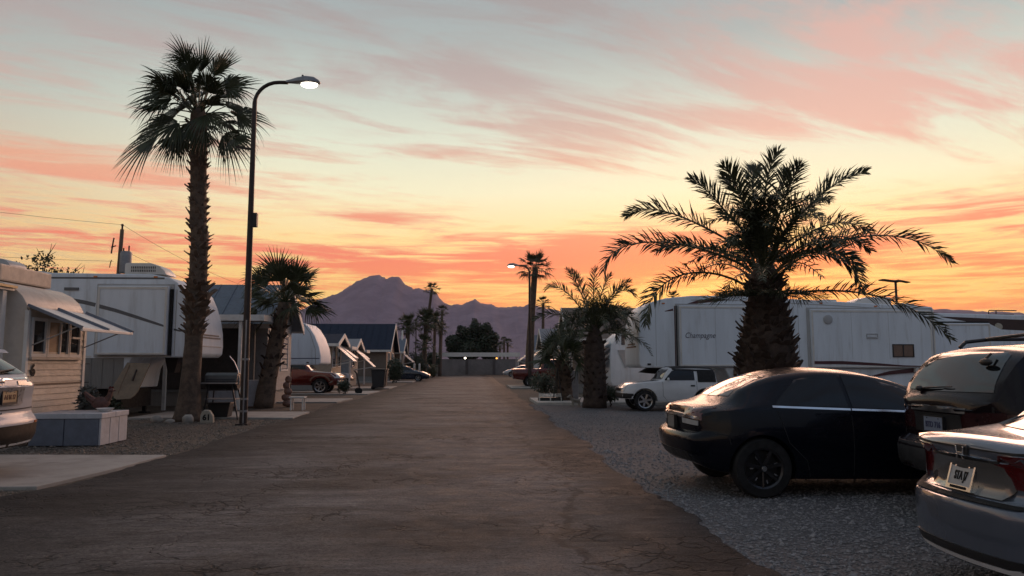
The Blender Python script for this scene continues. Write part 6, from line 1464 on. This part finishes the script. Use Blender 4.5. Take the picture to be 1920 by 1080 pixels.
# rocks and number stone by the tall palm
def rock(label, loc, r, seed, m=None):
    rnd = random.Random(seed); o = MB().ball((0, 0, r[2]*.6), r, 9, 6, .14, rnd).build('rock', m or M_STONE, None, smooth=50, loc=loc); return tag(o, label, 'rock', 'rocks ringing the tall palm')
rock('grey rock at the left foot of the tall palm', (-8.15, 19.95, 0), (.17, .14, .12), 1); rock('rounded rock in front of the tall palm', (-7.28, 19.72, 0), (.15, .13, .14), 2); rock('small flat rock left of the rounded one by the tall palm', (-7.72, 19.70, 0), (.12, .10, .07), 3); rock('pale rock behind the number stone', (-6.95, 20.3, 0), (.13, .12, .12), 4)
ns = thing('number_stone', 'pale stone with the black number 61 at the foot of the tall palm', 'stone', (-6.80, 19.72, 0))
MB().prism([(-.17, 0), (.17, 0), (.15, .20), (.06, .33), (-.08, .34), (-.16, .22)], 'y', -.06, .07).build('stone', mat('pale_stone', (.36, .33, .27), .8, bump=.4), ns, bevel=.025)
lettering('61', .20, M_BLACK, ns, (0, -.063, .145), (R(90), 0, 0), bold=.008)

# barbecue on splayed legs between palm and lamp
bq = thing('barbecue', 'black barbecue on splayed legs between the tall palm and the lamp post', 'barbecue', (-6.82, 20.9, 0))
MB().lathe([(.001, -.42), (.20, -.42), (.24, -.38), (.24, .38), (.20, .42), (.001, .42)], 18, c=(0, 0, 1.02), axis='x').build('barrel', M_DSTEEL, bq, smooth=40)
MB().prism([(-.24, 1.03), (.24, 1.03), (.20, 1.20), (.08, 1.27), (-.08, 1.27), (-.20, 1.20)], 'x', -.43, .43).build('lid', mat('grey_lid', (.07, .07, .072), .4, metal=.5), bq, bevel=.02)
MB().box(-.46, .46, -.42, -.22, .98, 1.01).build('front_shelf', M_STEEL, bq); MB().box(-.40, .40, -.28, .22, .55, .58).build('lower_shelf', M_STEEL, bq)
for (x, e) in ((-.30, -.40), (.30, .55)):
    for y in (-.22, .22): MB().tube([(x, y, .98), (x+(e-x)*.9, y*1.5, .02)], .022, 7).build('leg', M_DSTEEL, bq)
MB().tube([(.16, -.05, 1.72), (.30, -.05, 1.55), (.40, -.05, 1.32), (.44, -.05, 1.10), (.43, -.05, .95)], .016, 7).build('curved_handle', M_ALLOY, bq, smooth=True)
MB().lathe([(.001, 0), (.05, 0), (.05, .035), (.001, .035)], 12, c=(.1, -.22, .80)).build('knob', M_TRIM, bq)
cl = thing('storage_tub', 'black tub under the barbecue shelf', 'tub', (-7.0, 21.35, .055)); MB().prism([(-.24, 0), (.24, 0), (.30, .36), (-.30, .36)], 'y', -.2, .2).build('tub', M_TRIM, cl, bevel=.02); MB().box(-.32, .32, -.22, .22, .365, .40).build('lid', M_TRIM, cl, bevel=.01)
tb = thing('side_table', 'small white table beside the leaning palm trunk', 'table', (-5.75, 25.2, 0)); MB().box(-.28, .22, -.2, .2, .40, .44).build('table_top', M_WPAINT, tb)
for x in (-.22, .16):
    for y in (-.15, .15): MB().box(x-.02, x+.02, y-.02, y+.02, 0, .40).build('leg', M_WPAINT, tb)
pd = thing('figurine', 'brick-coloured stacked garden ornament right of the leaning palm', 'ornament', (-6.55, 26.9, 0))
for k in range(5): MB().ball((.03*(-1)**k, 0, .13+.21*k), (.19-.02*k, .17-.02*k, .13), 8, 6, .1, rnd).build('stacked_stone', mat('brick_stone', (.22, .13, .10), .8, var=.3, vscale=8), pd, smooth=50)

# bins and odds along the left row
bn = thing('wheelie_bin', 'dark bin standing before the pale jeep', 'bin', (-5.75, 47.0, 0)); MB().prism([(-.34, .12), (.34, .12), (.42, 1.15), (-.42, 1.15)], 'y', -.4, .4).build('bin_body', M_TRIM, bn, bevel=.03); MB().box(-.46, .46, -.45, .45, 1.155, 1.22).build('lid', M_TRIM, bn, bevel=.02)
for y in (-.3, .3): MB().lathe([(.001, -.04), (.12, -.04), (.12, .04), (.001, .04)], 14, c=(-.3, y, .12), axis='y').build('wheel', M_BLACK, bn)
bn2 = clone(bn, None, (-5.7, 45.5, 0), R(5)); bn2['label'] = 'second dark bin nearest the tan home'; bn['group'] = bn2['group'] = 'dark bins on the left'
bk = thing('hand_truck', 'two-wheeled hand truck leaning beside the clipped bush', 'hand truck', (-5.85, 38.6, 0), R(15))
for s in (-1, 1):
    MB().tube([(.10, s*.2, .16), (-.10, s*.2, 1.05), (-.22, s*.2, 1.18)], .02, 6).build('frame_tube', M_DSTEEL, bk, smooth=True); MB().lathe([(.05, -.03), (.16, -.03), (.16, .03), (.05, .03)], 16, c=(.02, s*.27, .16), axis='y').build('wheel', M_BLACK, bk)
for z in (.3, .6, .9): MB().bar((.07-.2*(z-.3), -.2, z), (.07-.2*(z-.3), .2, z), .025).build('cross_bar', M_DSTEEL, bk)
MB().box(.08, .36, -.22, .22, .02, .035).build('toe_plate', M_DSTEEL, bk)
for i, (x, y, l) in enumerate(((-5.9, 75.2, 'white newel post left of the far porch'), (-5.35, 74.6, 'white newel post right of the far porch'))):
    q = thing('gate_post', l, 'post', (x, y, 0)); MB().box(-.09, .09, -.09, .09, 0, 1.4).build('post', M_WPAINT, q, bevel=.01); MB().ball((0, 0, 1.47), .11).build('post_cap', M_WPAINT, q, smooth=True)

# right patio bits
pl = thing('planter', 'low dark planter with white rails on the right patio slab', 'planter', (2.95, 29.0, .11)); MB().box(-.45, .45, -.2, .2, 0, .12).build('planter_box', M_TRIM, pl, bevel=.01)
for z in (.16, .23): MB().box(-.42, .42, -.21, -.18, z, z+.04).build('rail', M_WPAINT, pl)
for x in (-.42, 0, .42): MB().box(x-.02, x+.02, -.22, -.17, 0, .30).build('rail_post', M_WPAINT, pl)
og = thing('dog_ornament', 'small pale plaster dog ornament beside the date palm foot', 'ornament', (3.62, 26.6, 0), R(200))
MB().tube([(-.16, 0, .26), (0, 0, .27), (.16, 0, .29)], [.09, .085, .10], 10).tube([(.16, 0, .30), (.24, 0, .42)], [.07, .06], 8).ball((.28, 0, .46), (.09, .065, .065)).tube([(.33, 0, .45), (.42, 0, .43)], [.045, .03], 8).tube([(-.2, 0, .3), (-.3, 0, .42)], [.025, .012], 6).tube([(.13, .05, .26), (.14, .05, 0)], [.035, .03], 7).tube([(.13, -.05, .26), (.14, -.05, 0)], [.035, .03], 7).tube([(-.15, .05, .26), (-.19, .05, .13), (-.15, .05, 0)], [.05, .03, .03], 7).tube([(-.15, -.05, .26), (-.19, -.05, .13), (-.15, -.05, 0)], [.05, .03, .03], 7).ball((.25, .055, .50), (.03, .015, .05)).ball((.25, -.055, .50), (.03, .015, .05)).build('dog_body', M_STONE, og, smooth=True); og.scale = (.8, .8, .8)
hs = thing('hose_box', 'white folded tarp bundle at the back of the right patio slab', 'bundle', (3.35, 31.0, .11)); MB().prism([(-.5, 0), (.4, 0), (.42, .08), (.1, .16), (-.2, .12), (-.48, .16)], 'y', -.25, .25).build('bundle', M_WPAINT, hs, bevel=.03)
ca = thing('cabinet', 'grey weatherproof cabinet behind the date palm trunk', 'cabinet', (3.95, 30.6, .11)); MB().box(-.3, .3, -.25, .25, 0, 1.15).build('cabinet_body', M_GPAINT, ca, bevel=.015); MB().box(-.28, .28, -.275, -.252, .06, 1.08).build('door', M_GPAINT, ca, bevel=.008)
ch = thing('easel', 'dark folded easel leaning by the low fan palm', 'easel', (3.2, 28.6, .11))
for e in ((-.18, -.1), (.18, -.1), (0, .25)): MB().tube([(0, 0, 1.25), (e[0], e[1], 0)], .02, 6).build('leg', M_DSTEEL, ch)
sp = thing('door_steps', 'grey door steps and posts under the long trailer beside the off-roader', 'steps', (8.75, 25.7, 0))
for k in range(4): MB().box(-.35, .35, -.25+.12*k, .25, .25*k, .25*k+.06).build('step', M_TAN, sp)
for x in (-.4, .4): MB().box(x-.05, x+.05, .12, .22, 0, 1.32).build('step_post', M_WOOD, sp)

# dark things stored in the shade beside the big left trailer
def camp_chair(label, loc, rz):
    t = thing('folding_chair', label, 'chair', loc, rz, 'folding chairs by the left trailer')
    MB().box(-.24, .24, -.24, .22, .42, .45).build('seat', M_TRIM, t, bevel=.01); MB().obox((0, .25, .70), (.48, .03, .50), Matrix.Rotation(R(-12), 3, 'X')).build('backrest', M_TRIM, t, bevel=.01)
    for s in (-1, 1):
        MB().bar((s*.24, -.24, 0), (s*.24, .24, .62), .025).build('leg', M_DSTEEL, t); MB().bar((s*.24, .26, 0), (s*.24, -.22, .62), .025).build('leg', M_DSTEEL, t); MB().box(s*.24-.03, s*.24+.03, -.26, .2, .62, .645).build('armrest', M_TRIM, t)
camp_chair('black folding chair in the shade left of the tan hatch panel', (-10.9, 20.9, 0), R(200)); camp_chair('black folding chair furthest left under the big white trailer', (-11.6, 21.1, 0), R(160))
